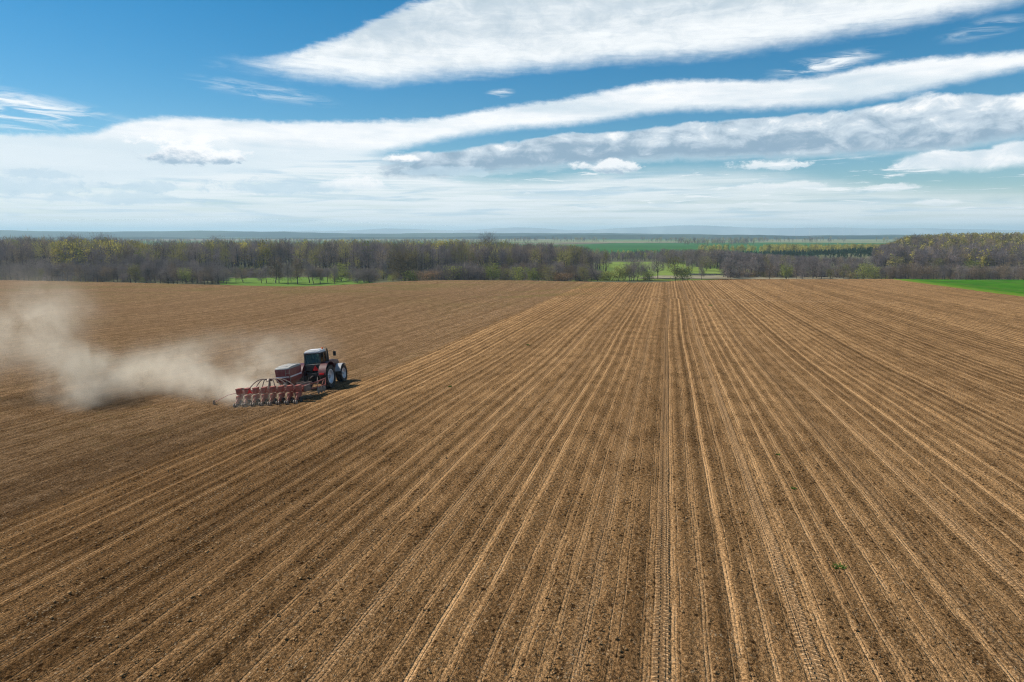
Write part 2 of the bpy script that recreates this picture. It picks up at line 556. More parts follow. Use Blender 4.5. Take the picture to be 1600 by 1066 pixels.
def soil_material():
    m, t, out = new_mat('soil')
    uv = t.new('ShaderNodeUVMap', uv_map='rows').outputs[0]
    u, v, _ = t.sep(uv)
    pos = t.new('ShaderNodeNewGeometry').outputs['Position']
    P = t.comb(u, v, 0.0)
    seeded = t.ss(BOUND - 0.5, BOUND + 0.5, t.math('ADD', u, t.math('MULTIPLY', t.math('SUBTRACT', t.noise(P, 0.4, 3), 0.5), 1.6)))
    rowm = t.math('MAXIMUM', seeded, t.ss(0.38, 0.62, t.noise(t.comb(t.math('MULTIPLY', u, 0.12), t.math('MULTIPLY', v, 0.02), 3.0), 1.0, 3), 0.12, 0.55))

    wob = t.math('MULTIPLY', t.math('SUBTRACT', t.noise(t.comb(t.math('MULTIPLY', u, 0.2), t.math('MULTIPLY', v, 0.35), 2.0), 1.0, 3), 0.5), 0.14)
    # beyond the headland crossing (v = 142) the rows are set off sideways
    head = t.ss(140.5, 143.5, v)
    ur = t.math('ADD', t.math('ADD', u, wob), t.math('MULTIPLY', head, 0.31))
    q0 = t.math('FLOOR', t.math('DIVIDE', ur, ROW))
    ur = t.math('ADD', ur, t.math('MULTIPLY', t.math('SUBTRACT', t.white(t.math('ADD', q0, 13.7)), 0.5), 0.16))
    q = t.math('DIVIDE', ur, ROW)
    idx = t.math('FLOOR', q)
    ph = t.math('ABSOLUTE', t.math('SUBTRACT', t.math('FRACT', q), 0.5))         # 0 on the row, .5 between
    rnd = t.white(idx)
    rnd2 = t.white(t.math('ADD', idx, 77.3))
    # press-wheel band: pale and smooth; its width and strength vary from row to row and along the row
    along = t.noise(t.comb(t.math('MULTIPLY', idx, 3.7), t.math('MULTIPLY', v, 0.22), 0.0), 1.0, 4, 0.6)
    width = t.math('ADD', 0.03, t.math('MULTIPLY', rnd2, 0.07))
    fine = t.noise(P, 9.0, 5, 0.65)
    bandv = t.ss(t.math('ADD', width, 0.09), t.math('SUBTRACT', width, 0.05), t.math('ADD', ph, t.math('MULTIPLY', t.math('SUBTRACT', fine, 0.5), 0.16)))
    bstr = t.math('MULTIPLY', t.math('ADD', 0.20, t.math('MULTIPLY', rnd, 0.85)), t.ss(0.25, 0.6, along, 0.5, 1.0))
    band = t.math('MULTIPLY', t.math('MULTIPLY', bandv, bstr), rowm, clamp=True)
    # thin crisp disc lines inside the bands
    line = t.ss(0.045, 0.015, t.math('ABSOLUTE', t.math('SUBTRACT', ph, 0.07)))
    line2 = t.ss(0.040, 0.012, t.math('ABSOLUTE', t.math('SUBTRACT', ph, t.math('ADD', 0.17, t.math('MULTIPLY', rnd, 0.10)))))
    line = t.math('MAXIMUM', t.math('MULTIPLY', line, t.ss(0.40, 0.62, along)), t.math('MULTIPLY', line2, t.ss(0.58, 0.42, along)))
    line = t.math('MULTIPLY', line, rowm)

    # wheel tracks with lug marks
    trk = None
    lug = None
    for (u0, s) in TRACKS:
        d = t.math('SUBTRACT', t.math('ADD', u, t.math('MULTIPLY', wob, 0.5)), u0)
        ad = t.math('ABSOLUTE', d)
        mk = t.math('MULTIPLY', t.ss(0.24, 0.17, ad), s)
        ch = t.math('FRACT', t.math('DIVIDE', t.math('ADD', v, t.math('MULTIPLY', ad, 0.28)), 0.19))
        ch = t.math('MULTIPLY', t.ss(0.15, 0.35, ch), t.ss(0.8, 0.6, ch))
        lg = t.math('MULTIPLY', ch, t.math('MULTIPLY', mk, t.ss(0.03, 0.07, ad)))
        trk = mk if trk is None else t.math('MAXIMUM', trk, mk)
        lug = lg if lug is None else t.math('ADD', lug, lg)
    wear = t.ss(0.30, 0.52, t.noise(t.comb(t.math('MULTIPLY', u, 0.8), t.math('MULTIPLY', v, 0.16), 0.0), 1.0, 3))
    lug = t.math('MULTIPLY', lug, wear)
    trk = t.math('MULTIPLY', trk, t.math('ADD', 0.45, t.math('MULTIPLY', wear, 0.55)))

    # clods
    c1 = t.voro(t.vmath('ADD', P, t.comb(t.math('MULTIPLY', fine, 0.08), t.math('MULTIPLY', fine, 0.08), 0.0)), 7.0, 'F1')
    c2 = t.noise(P, 26.0, 2, 0.7)
    c3 = t.noise(P, 3.2, 3, 0.62)
    rough_amt = t.math('MULTIPLY', t.math('SUBTRACT', 1.0, t.math('MULTIPLY', band, 0.75)), t.math('SUBTRACT', 1.0, t.math('MULTIPLY', trk, 0.75)))
    h = t.math('ADD', t.math('MULTIPLY', t.math('SUBTRACT', 0.6, c1), 0.9), t.math('ADD', t.math('MULTIPLY', c2, 0.8), t.math('MULTIPLY', c3, 0.8)))
    h = t.math('MULTIPLY', h, t.math('ADD', 0.22, t.math('MULTIPLY', rough_amt, 0.78)))
    h = t.math('SUBTRACT', h, t.math('MULTIPLY', band, 0.35))
    h = t.math('SUBTRACT', h, t.math('MULTIPLY', line, 0.35))
    h = t.math('ADD', h, t.math('MULTIPLY', lug, 0.62))
    h = t.math('ADD', h, t.math('MULTIPLY', t.math('MULTIPLY', t.noise(P, 5.0, 4, 0.82), rough_amt), -1.6))
    nor = t.bump(h, 0.12, 1.0)

    # colour: dry crust against moist turned earth
    dry = (0.560, 0.335, 0.160)
    mid = (0.290, 0.164, 0.073)
    moist = (0.062, 0.034, 0.014)
    big = t.noise(pos, 0.03, 4, 0.55)
    med = t.noise(t.comb(t.math('MULTIPLY', u, 0.9), t.math('MULTIPLY', v, 0.10), 0.0), 1.0, 4, 0.6)
    tone = t.math('ADD', t.math('MULTIPLY', t.math('SUBTRACT', big, 0.5), 0.9), t.math('MULTIPLY', t.math('SUBTRACT', med, 0.5), 0.9))
    base = t.mix(t.ss(-0.45, 0.45, t.math('ADD', tone, t.math('SUBTRACT', t.math('MULTIPLY', fine, 1.0), 0.5))), mid, (0.480, 0.284, 0.131))
    # moist clod patches lie between the rows
    dk = t.math('MULTIPLY', t.ss(0.50, 0.66, t.noise(P, 5.5, 6, 0.7)), t.ss(0.10, 0.34, ph))
    dk = t.math('MULTIPLY', dk, t.ss(0.40, 0.62, t.noise(t.comb(t.math('MULTIPLY', u, 1.1), t.math('MULTIPLY', v, 0.28), 5.0), 1.0, 3), 0.15, 1.0))
    dk = t.math('MULTIPLY', dk, t.math('SUBTRACT', 1.0, trk))
    col = t.mix(t.math('MULTIPLY', dk, 0.9), base, moist)
    # rows of darker turned soil beside bands
    rowd = t.math('MULTIPLY', t.ss(0.24, 0.44, ph), t.math('MULTIPLY', rowm, t.ss(0.2, 0.9, rnd2, 0.15, 0.62)))
    col = t.mix(rowd, col, (0.130, 0.076, 0.034))
    col = t.mix(t.math('MULTIPLY', band, 0.85), col, dry)
    col = t.mix(t.math('MULTIPLY', line, 0.50), col, (0.54, 0.35, 0.19))
    col = t.mix(t.math('MULTIPLY', trk, 0.55), col, (0.42, 0.265, 0.142))
    gapm = t.math('MULTIPLY', t.math('SUBTRACT', trk, lug, clamp=True), t.math('MULTIPLY', wear, 0.55))
    col = t.mix(t.math('MULTIPLY', lug, 0.45), col, (0.52, 0.33, 0.17))
    col = t.mix(gapm, col, (0.11, 0.064, 0.030))
    # headland crossing track
    hx = t.math('MULTIPLY', t.ss(2.2, 0.8, t.math('ABSOLUTE', t.math('SUBTRACT', t.math('ADD', v, t.math('MULTIPLY', t.noise(P, 0.05, 3), 8)), 145.5))), t.math('MULTIPLY', seeded, t.ss(58, 30, u)))
    col = t.mix(t.math('MULTIPLY', t.math('MULTIPLY', hx, t.ss(0.35, 0.65, t.noise(P, 0.08, 3))), 0.5), col, (0.44, 0.285, 0.155))
    # undrilled land on the left: fine tilth, greyer, with faint cultivator lines
    lns = t.noise(t.comb(t.math('MULTIPLY', t.math('ADD', u, t.math('MULTIPLY', t.math('SINE', t.math('MULTIPLY', v, 0.03)), 2.0)), 0.75), t.math('MULTIPLY', v, 0.012), 8.0), 1.0, 6, 0.78)
    ucol = t.mix(t.ss(0.36, 0.62, lns), (0.215, 0.131, 0.068), (0.425, 0.270, 0.148))
    ucol = t.mix(t.ss(0.42, 0.64, t.noise(P, 1.7, 6, 0.75)), ucol, (0.200, 0.120, 0.060))
    ucol = t.mix(t.ss(0.52, 0.66, t.noise(P, 7.0, 5, 0.7), 0, 0.6), ucol, (0.085, 0.048, 0.023))
    weed = t.math('MULTIPLY', t.ss(0.50, 0.68, t.noise(t.comb(t.math('MULTIPLY', u, 0.05), t.math('MULTIPLY', v, 0.02), 1.0), 1.0, 4, 0.6)), t.ss(0.45, 0.65, t.noise(P, 0.9, 5, 0.7)))
    ucol = t.mix(t.math('MULTIPLY', weed, 0.45), ucol, (0.135, 0.135, 0.035))
    ucol = t.mix(t.math('MULTIPLY', band, 0.55), ucol, dry)
    ucol = t.mix(t.math('MULTIPLY', line, 0.35), ucol, dry)
    ucol = t.mix(t.math('MULTIPLY', rowd, 0.55), ucol, (0.120, 0.070, 0.033))
    col = t.mix(seeded, ucol, col)
    # far strip of volunteer green along the crest
    wd2 = t.math('MULTIPLY', t.ss(0.48, 0.62, t.noise(t.comb(t.math('MULTIPLY', u, 0.03), t.math('MULTIPLY', v, 0.08), 4.0), 1.0, 4, 0.6)), t.math('MULTIPLY', t.ss(120, 165, v), t.ss(-5, -30, u)))
    col = t.mix(t.math('MULTIPLY', wd2, 0.5), col, (0.17, 0.155, 0.045))
    # crumb structure: clod shadows painted dark, paler dry crumbs, in drifts along the rows
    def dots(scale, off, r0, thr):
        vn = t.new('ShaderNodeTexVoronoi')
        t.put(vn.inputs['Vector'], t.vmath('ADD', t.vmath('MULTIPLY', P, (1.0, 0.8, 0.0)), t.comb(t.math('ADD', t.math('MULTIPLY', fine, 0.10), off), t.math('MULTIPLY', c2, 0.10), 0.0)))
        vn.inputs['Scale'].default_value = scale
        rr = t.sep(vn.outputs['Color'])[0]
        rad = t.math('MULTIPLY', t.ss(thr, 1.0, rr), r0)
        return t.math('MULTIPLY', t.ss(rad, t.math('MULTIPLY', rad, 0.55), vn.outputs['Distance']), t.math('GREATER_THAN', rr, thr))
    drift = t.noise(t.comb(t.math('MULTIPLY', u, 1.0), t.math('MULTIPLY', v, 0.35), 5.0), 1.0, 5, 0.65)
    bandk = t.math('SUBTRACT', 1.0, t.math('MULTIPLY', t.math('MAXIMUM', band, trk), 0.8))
    clod_shadow = t.math('MAXIMUM', dots(6.0, 0.0, 0.55, 0.35), t.math('MULTIPLY', dots(11.0, 5.3, 0.55, 0.30), 0.8))
    clod_shadow = t.math('MULTIPLY', clod_shadow, t.math('MULTIPLY', bandk, t.ss(0.36, 0.60, drift, 0.15, 1.0)))
    grain = t.ss(0.42, 0.60, t.noise(P, 14.0, 3, 0.85))
    col = t.mix(t.math('MULTIPLY', bandk, t.ss(0.42, 0.66, drift, 0.0, 0.55)), col, (0.150, 0.083, 0.034))
    col = t.mix(1.0, col, t.mix(grain, (0.58, 0.56, 0.53), (1.38, 1.36, 1.32)), 'MULTIPLY')
    col = t.mix(t.math('MULTIPLY', clod_shadow, 0.88), col, (0.030, 0.015, 0.006))
    crumb = t.math('MULTIPLY', dots(8.0, 9.1, 0.42, 0.55), bandk)
    col = t.mix(t.math('MULTIPLY', crumb, 0.55), col, (0.56, 0.36, 0.19))
    # vignette and clod shade painted over damp ground: darker towards the near left
    shade_dampf = t.math('ADD', t.math('MULTIPLY', t.ss(2, -24, u), t.ss(60, 22, v)), t.math('MULTIPLY', t.math('SUBTRACT', big, 0.5), 0.7))
    shade_dampf = t.math('ADD', shade_dampf, t.math('MULTIPLY', t.ss(34, 12, v), 0.20))
    damp = t.math('MULTIPLY', t.ss(0.05, 1.0, shade_dampf), t.ss(-40, -22, u, 0.45, 1.0))
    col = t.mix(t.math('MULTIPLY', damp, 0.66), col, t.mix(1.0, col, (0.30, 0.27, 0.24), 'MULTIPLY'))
    # each pass of the machine leaves its own tone: long stripes a few metres wide
    st = t.noise(t.comb(t.math('MULTIPLY', ur, 0.42), t.math('MULTIPLY', v, 0.004), 12.0), 1.0, 5, 0.7)
    col = t.mix(seeded, col, t.mix(t.ss(0.34, 0.66, st), (0.78, 0.77, 0.76), (1.20, 1.20, 1.20)), 'MULTIPLY')
    # straw and stones
    fl = t.white(t.vmath('FLOOR', t.comb(t.math('MULTIPLY', u, 24), t.math('MULTIPLY', v, 20), 0.0)), '3D')
    flm = t.math('MULTIPLY', t.ss(0.962, 0.975, fl), t.ss(0.40, 0.6, t.noise(P, 0.7, 4), 0.25, 1.0))
    col = t.mix(t.math('MULTIPLY', flm, 0.55), col, (0.48, 0.37, 0.24))
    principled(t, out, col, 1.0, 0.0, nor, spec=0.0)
    return m


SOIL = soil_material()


def build_field():
    rng = np.random.default_rng(4)
    xs = np.concatenate([np.arange(-260, -30, 1.0), np.arange(-30, -24.6, 0.1), np.arange(-24.5, 30, 0.0625), np.arange(30, 75.01, 0.125)])
    ys = np.concatenate([np.arange(-45, 8, 4.0), np.arange(8, 60, 0.8), np.arange(60, 140, 1.5), np.arange(140, 275, 2.0)])
    X, Y = np.meshgrid(xs, ys)
    U = X.copy()
    wob = 0.10 * np.sin(Y * 0.05 + 0.4) + 0.04 * np.sin(Y * 0.13 + X * 0.02)
    Xw = X + wob * sstep(-60, -20, X)
    Z = terrain(Xw, Y)
    ph = np.abs(((U / ROW) % 1.0) - 0.5)
    idx = np.floor(U / ROW).astype(int)
    amp = 0.003 + 0.020 * rng.random(2000)[idx % 2000] ** 2
    prof = -np.cos(ph * 2 * np.pi) * amp
    # irregular ribs left by tines and press wheels, slowly changing along the rows
    un = np.arange(-300, 120, 0.05)
    for q, (wl, am) in enumerate(((0.12, 0.008), (0.3, 0.010), (0.9, 0.007), (3.0, 0.012))):
        for half in range(2):
            r1 = rng.normal(0, 1, len(un))
            kw = np.exp(-(np.arange(-3 * wl, 3 * wl + 1e-6, 0.05) / wl * 2) ** 2)
            r1 = np.convolve(r1, kw, 'same'); r1 /= r1.std()
            ph_ = 0.5 + 0.5 * np.sin(Y * (0.05 + 0.03 * q) + q * 2 + X * 0.11)
            prof = prof + am * np.interp(U, un, r1) * (ph_ if half else 1 - ph_)
    prof *= sstep(BOUND - 0.3, BOUND + 0.3, U) * sstep(170, 120, Y)
    prof *= 0.75 + 0.5 * np.sin(Y * 0.9 + idx * 1.7) * 0.3
    prof = prof * (0.35 + 0.65 * sstep(110, 40, Y))
    for u0, s in TRACKS:
        k = sstep(0.34, 0.2, np.abs(U - u0)) * s
        prof = prof * (1 - k) - 0.035 * k
    # pass edge ridge
    prof += 0.05 * np.exp(-((U - BOUND) / 0.22) ** 2)
    # uneven tilth
    prof += 0.02 * np.sin(X * 0.9 + Y * 0.31) * np.sin(Y * 0.47 - X * 0.2)
    Z = Z + prof + 0.02
    n, mcol = X.shape
    V = np.stack([Xw, Y, Z], -1).reshape(-1, 3)
    i = np.arange(n * mcol).reshape(n, mcol)
    Fq = np.stack([i[:-1, :-1], i[:-1, 1:], i[1:, 1:], i[1:, :-1]], -1).reshape(-1, 4)
    cx, cyy = Xw.ravel()[Fq].mean(1), Y.ravel()[Fq].mean(1)
    azc = np.arctan2(cx, cyy)
    edge = break_r(azc) + 5
    # grassy margin along the crest in the middle of the far edge
    pxs = np.degrees(azc + YAW)
    margin = sstep(4, 7, pxs) * sstep(14.5, 12.5, pxs)
    edge = edge - margin * 16
    keep = np.hypot(cx, cyy) < edge
    Fq = Fq[keep]
    used = np.unique(Fq)
    mp = np.full(len(V), -1)
    mp[used] = np.arange(len(used))
    Fq = mp[Fq]
    V = V[used]
    UVs = np.stack([U.ravel(), Y.ravel()], -1)[used]
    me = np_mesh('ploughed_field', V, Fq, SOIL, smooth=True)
    uvl = me.uv_layers.new(name='rows')
    uvl.data.foreach_set('uv', UVs[Fq.ravel()].astype(np.float32).ravel())
    o = link('ploughed_field', me)
    tag(o, 'brown harrowed field drilled in long straight rows up to the crest', 'field', kind='structure')


build_field()


# clods: loose lumps lying on the near rows
def build_clods():
    rng = np.random.default_rng(11)
    N = 22000
    # denser near the camera
    D = 14 + 50 * rng.random(N) ** 1.6
    px = rng.uniform(-60, 1660, N)
    u = (px - CX) / F * math.cos(PITCH)
    x = AX[0] * D + RX[0] * u * D
    y = AX[1] * D + RX[1] * u * D
    ph = np.abs(((x / ROW) % 1.0) - 0.5)
    patch = np.sin(x * 1.3 + np.sin(y * 0.31) * 2) * np.sin(y * 0.55 + x * 0.4) + 0.4 * np.sin(y * 2.1 + x)
    ok = (rng.random(N) < sstep(0.1, 0.36, ph)) & (rng.random(N) < sstep(-0.5, 0.8, patch)) & (x > BOUND + 0.5)
    for u0, s in TRACKS:
        ok &= np.abs(x - u0) > 0.25
    x, y = x[ok], y[ok]
    n = len(x)
    s = 0.010 + 0.030 * rng.random(n) ** 3.0
    # an irregular lump: 8 corner-ish vertices of a squashed cube, 12 tris
    cube = np.array([[-1, -1, -1], [1, -1, -1], [1, 1, -1], [-1, 1, -1], [-1, -1, 1], [1, -1, 1], [1, 1, 1], [-1, 1, 1]], float)
    fc = np.array([[0, 2, 1], [0, 3, 2], [4, 5, 6], [4, 6, 7], [0, 1, 5], [0, 5, 4], [1, 2, 6], [1, 6, 5], [2, 3, 7], [2, 7, 6], [3, 0, 4], [3, 4, 7]])
    v = cube[None] * (0.55 + 0.5 * rng.random((n, 8, 1))) * np.array([1, 1, 0.55]) * (0.8 + 0.5 * rng.random((n, 1, 3)))
    a = rng.uniform(0, 6.28, n)
    c, sn = np.cos(a)[:, None], np.sin(a)[:, None]
    vx = v[:, :, 0] * c - v[:, :, 1] * sn
    vy = v[:, :, 0] * sn + v[:, :, 1] * c
    v = np.stack([vx, vy, v[:, :, 2]], -1) * s[:, None, None]
    z = terrain(x, y) + 0.04
    v += np.stack([x, y, z + s * 0.10], -1)[:, None, :]
    f = fc[None] + (np.arange(n) * 8)[:, None, None]
    m, t, out = new_mat('clod_soil')
    pos = t.new('ShaderNodeNewGeometry').outputs['Position']
    col = t.mix(t.ss(0.35, 0.65, t.noise(pos, 4.0, 4, 0.7)), (0.15, 0.088, 0.040), (0.33, 0.20, 0.095))
    principled(t, out, col, 1.0, spec=0.0)
    o = link('soil_clods', np_mesh('soil_clods', v.reshape(-1, 3), f.reshape(-1, 3), m))
    tag(o, 'loose dark clods lying between the drilled rows near the camera', 'soil clods', kind='stuff')


build_clods()


# green crop beyond the right-hand edge of the ploughed field
def grass_material(name, a, b, scale=0.5, fine=6.0, tram=False, hi=None):
    m, t, out = new_mat(name)
    pos = t.new('ShaderNodeNewGeometry').outputs['Position']
    n1 = t.noise(pos, scale, 5, 0.6)
    n2 = t.noise(pos, fine, 4, 0.7)
    f = t.math('ADD', t.math('MULTIPLY', n1, 0.65), t.math('MULTIPLY', n2, 0.35))
    col = t.mix(t.ss(0.36, 0.64, f), a, b)
    if tram:
        x, y, z = t.sep(pos)
        verge = t.ss(81.5, 77.5, t.math('ADD', x, t.math('MULTIPLY', n1, 2.0)))
        col = t.mix(t.math('MULTIPLY', verge, 0.85), col, t.mix(n2, (0.075, 0.14, 0.010), (0.17, 0.25, 0.025)))
        pp = t.vmath('SUBTRACT', pos, t.comb(80.0, 158.0, 0.0))
        a_, b_, c_ = t.sep(pp)
        d = t.math('SQRT', t.math('ADD', t.math('POWER', t.math('DIVIDE', a_, 3.6), 2), t.math('POWER', t.math('DIVIDE', b_, 9.0), 2)))
        bare = t.ss(1.1, 0.6, t.math('ADD', d, t.math('SUBTRACT', t.math('MULTIPLY', t.noise(pos, 0.8, 4), 1.6), 0.8)))
        col = t.mix(t.math('MULTIPLY', bare, 0.8), col, (0.42, 0.38, 0.22))
        tl_ = t.math('ABSOLUTE', t.math('SUBTRACT', t.math('ABSOLUTE', t.math('SUBTRACT', t.math('MULTIPLY', t.math('FRACT', t.math('DIVIDE', t.math('SUBTRACT', x, 75), 18.0)), 18.0), 9.0)), 0.95))
        col = t.mix(t.ss(0.40, 0.20, tl_, 0.0, 0.6), col, (0.10, 0.085, 0.035))
        thin_ = t.ss(0.50, 0.66, t.noise(t.vmath('MULTIPLY', pos, (1.0, 0.35, 0.0)), 0.35, 5, 0.7))
        col = t.mix(t.math('MULTIPLY', thin_, 0.35), col, (0.12, 0.17, 0.03))
    principled(t, out, col, 0.95, spec=0.03, normal=t.bump(n2, 0.25, 0.8))
    return m


CROP = grass_material('young_wheat', (0.026, 0.115, 0.004), (0.056, 0.180, 0.006), 0.12, 2.5, tram=True)
xs = np.concatenate([np.arange(75.0, 84, 0.4), np.arange(84, 300, 3.0)])
ys = np.arange(20, 300, 2.0)
X, Y = np.meshgrid(xs, ys)
Z = terrain(X, Y) + 0.12 + 0.05 * np.sin(X * 2.1 + Y * 0.7) * np.sin(Y * 1.3)
Z -= 0.25 * sstep(75.6, 75.0, X)
X = X - sstep(83, 75, X) * (0.55 + 0.35 * np.sin(Y * 0.9) * np.sin(Y * 0.23 + 1) + 0.4 * np.sin(Y * 0.11))
nn, mm = X.shape
ii = np.arange(nn * mm).reshape(nn, mm)
FQ = np.stack([ii[:-1, :-1], ii[:-1, 1:], ii[1:, 1:], ii[1:, :-1]], -1).reshape(-1, 4)
cxx, cyy = X.ravel()[FQ].mean(1), Y.ravel()[FQ].mean(1)
FQ = FQ[np.hypot(cxx, cyy) < break_r(np.arctan2(cxx, cyy)) + 6]
link_o = link('crop_field', np_mesh('crop_field', np.stack([X, Y, Z], -1).reshape(-1, 3), FQ, CROP, smooth=True))
tag(link_o, 'bright green field of young wheat beside the ploughed field', 'field', kind='structure')


# ---------------------------------------------------------------- valley ground
def ground_material():
    m, t, out = new_mat('valley_ground')
    pos = t.new('ShaderNodeNewGeometry').outputs['Position']
    n1 = t.noise(pos, 0.015, 5, 0.6)
    n2 = t.noise(pos, 0.25, 5, 0.65)
    meadow = t.mix(t.ss(0.35, 0.65, t.math('ADD', t.math('MULTIPLY', n1, 0.7), t.math('MULTIPLY', n2, 0.3))), (0.085, 0.082, 0.042), (0.130, 0.135, 0.055))
    # patchwork of distant farmland
    vc = t.new('ShaderNodeTexVoronoi')
    t.put(vc.inputs['Vector'], t.vmath('MULTIPLY', pos, (0.7, 1.6, 0.0)))
    vc.inputs['Scale'].default_value = 0.0016
    k = t.sep(vc.outputs['Color'])[0]
    parcel = t.mix(t.ss(0.3, 0.7, k), (0.060, 0.140, 0.030), (0.190, 0.190, 0.080))
    parcel = t.mix(t.ss(0.74, 0.78, k), parcel, (0.20, 0.15, 0.10))
    parcel = t.mix(t.ss(0.08, 0.05, k), parcel, (0.24, 0.21, 0.14))
    r = t.vmath('LENGTH', pos)
    col = t.mix(t.ss(760, 900, r), meadow, parcel)
    principled(t, out, col, 0.9, spec=0.1, normal=t.bump(n2, 0.4, 0.6))
    return m


def build_ground():
    s = np.concatenate([[0.02, 0.1, 0.25, 0.45, 0.65, 0.8, 0.9, 0.95], np.arange(0.97, 1.12, 0.006), np.arange(1.12, 1.9, 0.03), np.arange(1.9, 3.6, 0.08), np.geomspace(3.6, 76, 60)])
    az = np.radians(np.concatenate([np.arange(-180, -75, 5.0), np.arange(-75, 60, 0.4), np.arange(60, 181, 5.0)]))
    S, A = np.meshgrid(s, az)
    rr = S * break_r(A)
    x, y = rr * np.sin(A), rr * np.cos(A)
    z = terrain(x, y)
    z = z - 0.7 * sstep(1.022, 1.012, S) * (np.abs(A) < 3)
    mid = sstep(4, 7, np.degrees(A + YAW)) * sstep(14.5, 12.5, np.degrees(A + YAW))
    z = np.where((S < 1.03) & (S > 0.9), np.maximum(z, terrain(x, y) - 0.7 * (1 - mid)), z)
    z = z - 0.02 * (S < 3)
    n, m = x.shape
    i = np.arange(n * m).reshape(n, m)
    f = np.stack([i[:-1, :-1], i[:-1, 1:], i[1:, 1:], i[1:, :-1]], -1).reshape(-1, 4)[:, ::-1]
    o = link('ground', np_mesh('ground', np.stack([x, y, z], -1).reshape(-1, 3), f, ground_material(), smooth=True))
    tag(o, 'green meadow and farmland of the valley beyond the ploughed field', 'ground', kind='structure')


build_ground()


# far green field, its pale margin, pond, path: sheets on the plain
def sheet(name, pts, z, mat, label, cat, wavy=0.0):
    """polygon through photo-derived plan points, subdivided edges made uneven"""
    rng = random.Random(len(pts) * 7 + int(abs(z) * 100))
    P = []
    for k in range(len(pts)):
        a, b = np.array(pts[k]), np.array(pts[(k + 1) % len(pts)])
        n = 8
        for j in range(n):
            p = a + (b - a) * j / n
            P.append((p[0] + rng.uniform(-wavy, wavy), p[1] + rng.uniform(-wavy, wavy)))
    me = bpy.data.meshes.new(name)
    bm = bmesh.new()
    vs = [bm.verts.new((p[0], p[1], z)) for p in P]
    f = bm.faces.new(vs)
    if f.normal.z < 0: f.normal_flip()
    bmesh.ops.triangulate(bm, faces=bm.faces[:])
    bm.normal_update()
    for f in bm.faces:
        if f.normal.z < 0: f.normal_flip()
    bm.to_mesh(me)
    bm.free()
    o = link(name, me, mat)
    tag(o, label, cat, kind='structure')
    return o


FARG = grass_material('winter_wheat', (0.020, 0.095, 0.016), (0.040, 0.135, 0.022), 0.004, 0.05)
sheet('far_field', [on_plane(820, 387, -16), on_plane(900, 402, -16), on_plane(1180, 396, -16), on_plane(1430, 391, -16), on_plane(1440, 380.5, -16), on_plane(1200, 379.5, -16), on_plane(960, 380.5, -16)], -15.2, FARG,
      'deep green wheat field far away between the woods', 'field', 6)
PALE = grass_material('dry_grass', (0.17, 0.145, 0.085), (0.30, 0.26, 0.175), 0.05, 1.5)
sheet('field_path', [on_plane(870, 380.5, -16), on_plane(960, 380.6, -16), on_plane(1160, 379.3, -16), on_plane(1160, 378.9, -16), on_plane(880, 379.4, -16)], -14.6, PALE, 'pale strip of dry grass along the far green field', 'path', 3)
MEAD = grass_material('meadow_grass', (0.135, 0.195, 0.030), (0.200, 0.255, 0.055), 0.06, 0.8)
sheet('meadow', [on_plane(350, 446, -16), on_plane(345, 436, -16), on_plane(560, 434, -16), on_plane(590, 444, -16), on_plane(500, 452, -16), on_plane(400, 452, -16)], -15.5,
      grass_material('lush_grass', (0.095, 0.175, 0.022), (0.140, 0.220, 0.038), 0.06, 0.8), 'lush green meadow showing between the leafless trees', 'meadow', 3)
sheet('meadow', [on_plane(900, 440, -16), on_plane(935, 414, -16), on_plane(960, 410.5, -16), on_plane(1120, 410, -16), on_plane(1160, 416, -16), on_plane(1130, 440, -16)], -15.4, MEAD,
      'sunlit yellow green meadow in the gap between two woods', 'meadow', 3)
sheet('reed_bed', [on_plane(990, 438, -16), on_plane(1030, 433.6, -16), on_plane(1130, 433.4, -16), on_plane(1170, 434.4, -16), on_plane(1240, 434.6, -16), on_plane(1320, 435.4, -16), on_plane(1330, 440, -16)], -14.9, PALE,
      'pale dry reed bank beyond the crest of the field', 'reed bank', 1.0)
mw, tw, ow = new_mat('pond_water')
posw = tw.new('ShaderNodeNewGeometry').outputs['Position']
principled(tw, ow, (0.05, 0.07, 0.08), 0.06, spec=0.5, normal=tw.bump(tw.noise(posw, 1.2, 3), 0.03, 0.3))
sheet('pond', [on_plane(1068, 431.6, -16), on_plane(1078, 429.4, -16), on_plane(1118, 429.6, -16), on_plane(1136, 431.0, -16), on_plane(1112, 432.2, -16)], -15.2, mw, 'small bright pond in front of the wood edge', 'pond', 0.5)
sheet('pond', [on_plane(1190, 430.2, -16), on_plane(1215, 429.2, -16), on_plane(1262, 429.8, -16), on_plane(1240, 431.4, -16)], -15.2, mw, 'narrow strip of bright water right of the small pond', 'pond', 0.5)


# ---------------------------------------------------------------- far hills
def hill_material(name, a, b):
    m, t, out = new_mat(name)
    pos = t.new('ShaderNodeNewGeometry').outputs['Position']
    x, y, z = t.sep(pos)
    n = t.noise(t.comb(t.math('MULTIPLY', x, 0.0016), t.math('MULTIPLY', y, 0.0004), 0.0), 1.0, 6, 0.65)
    col = t.mix(t.ss(0.42, 0.62, n), a, b)
    principled(t, out, col, 0.95, spec=0.05)
    return m


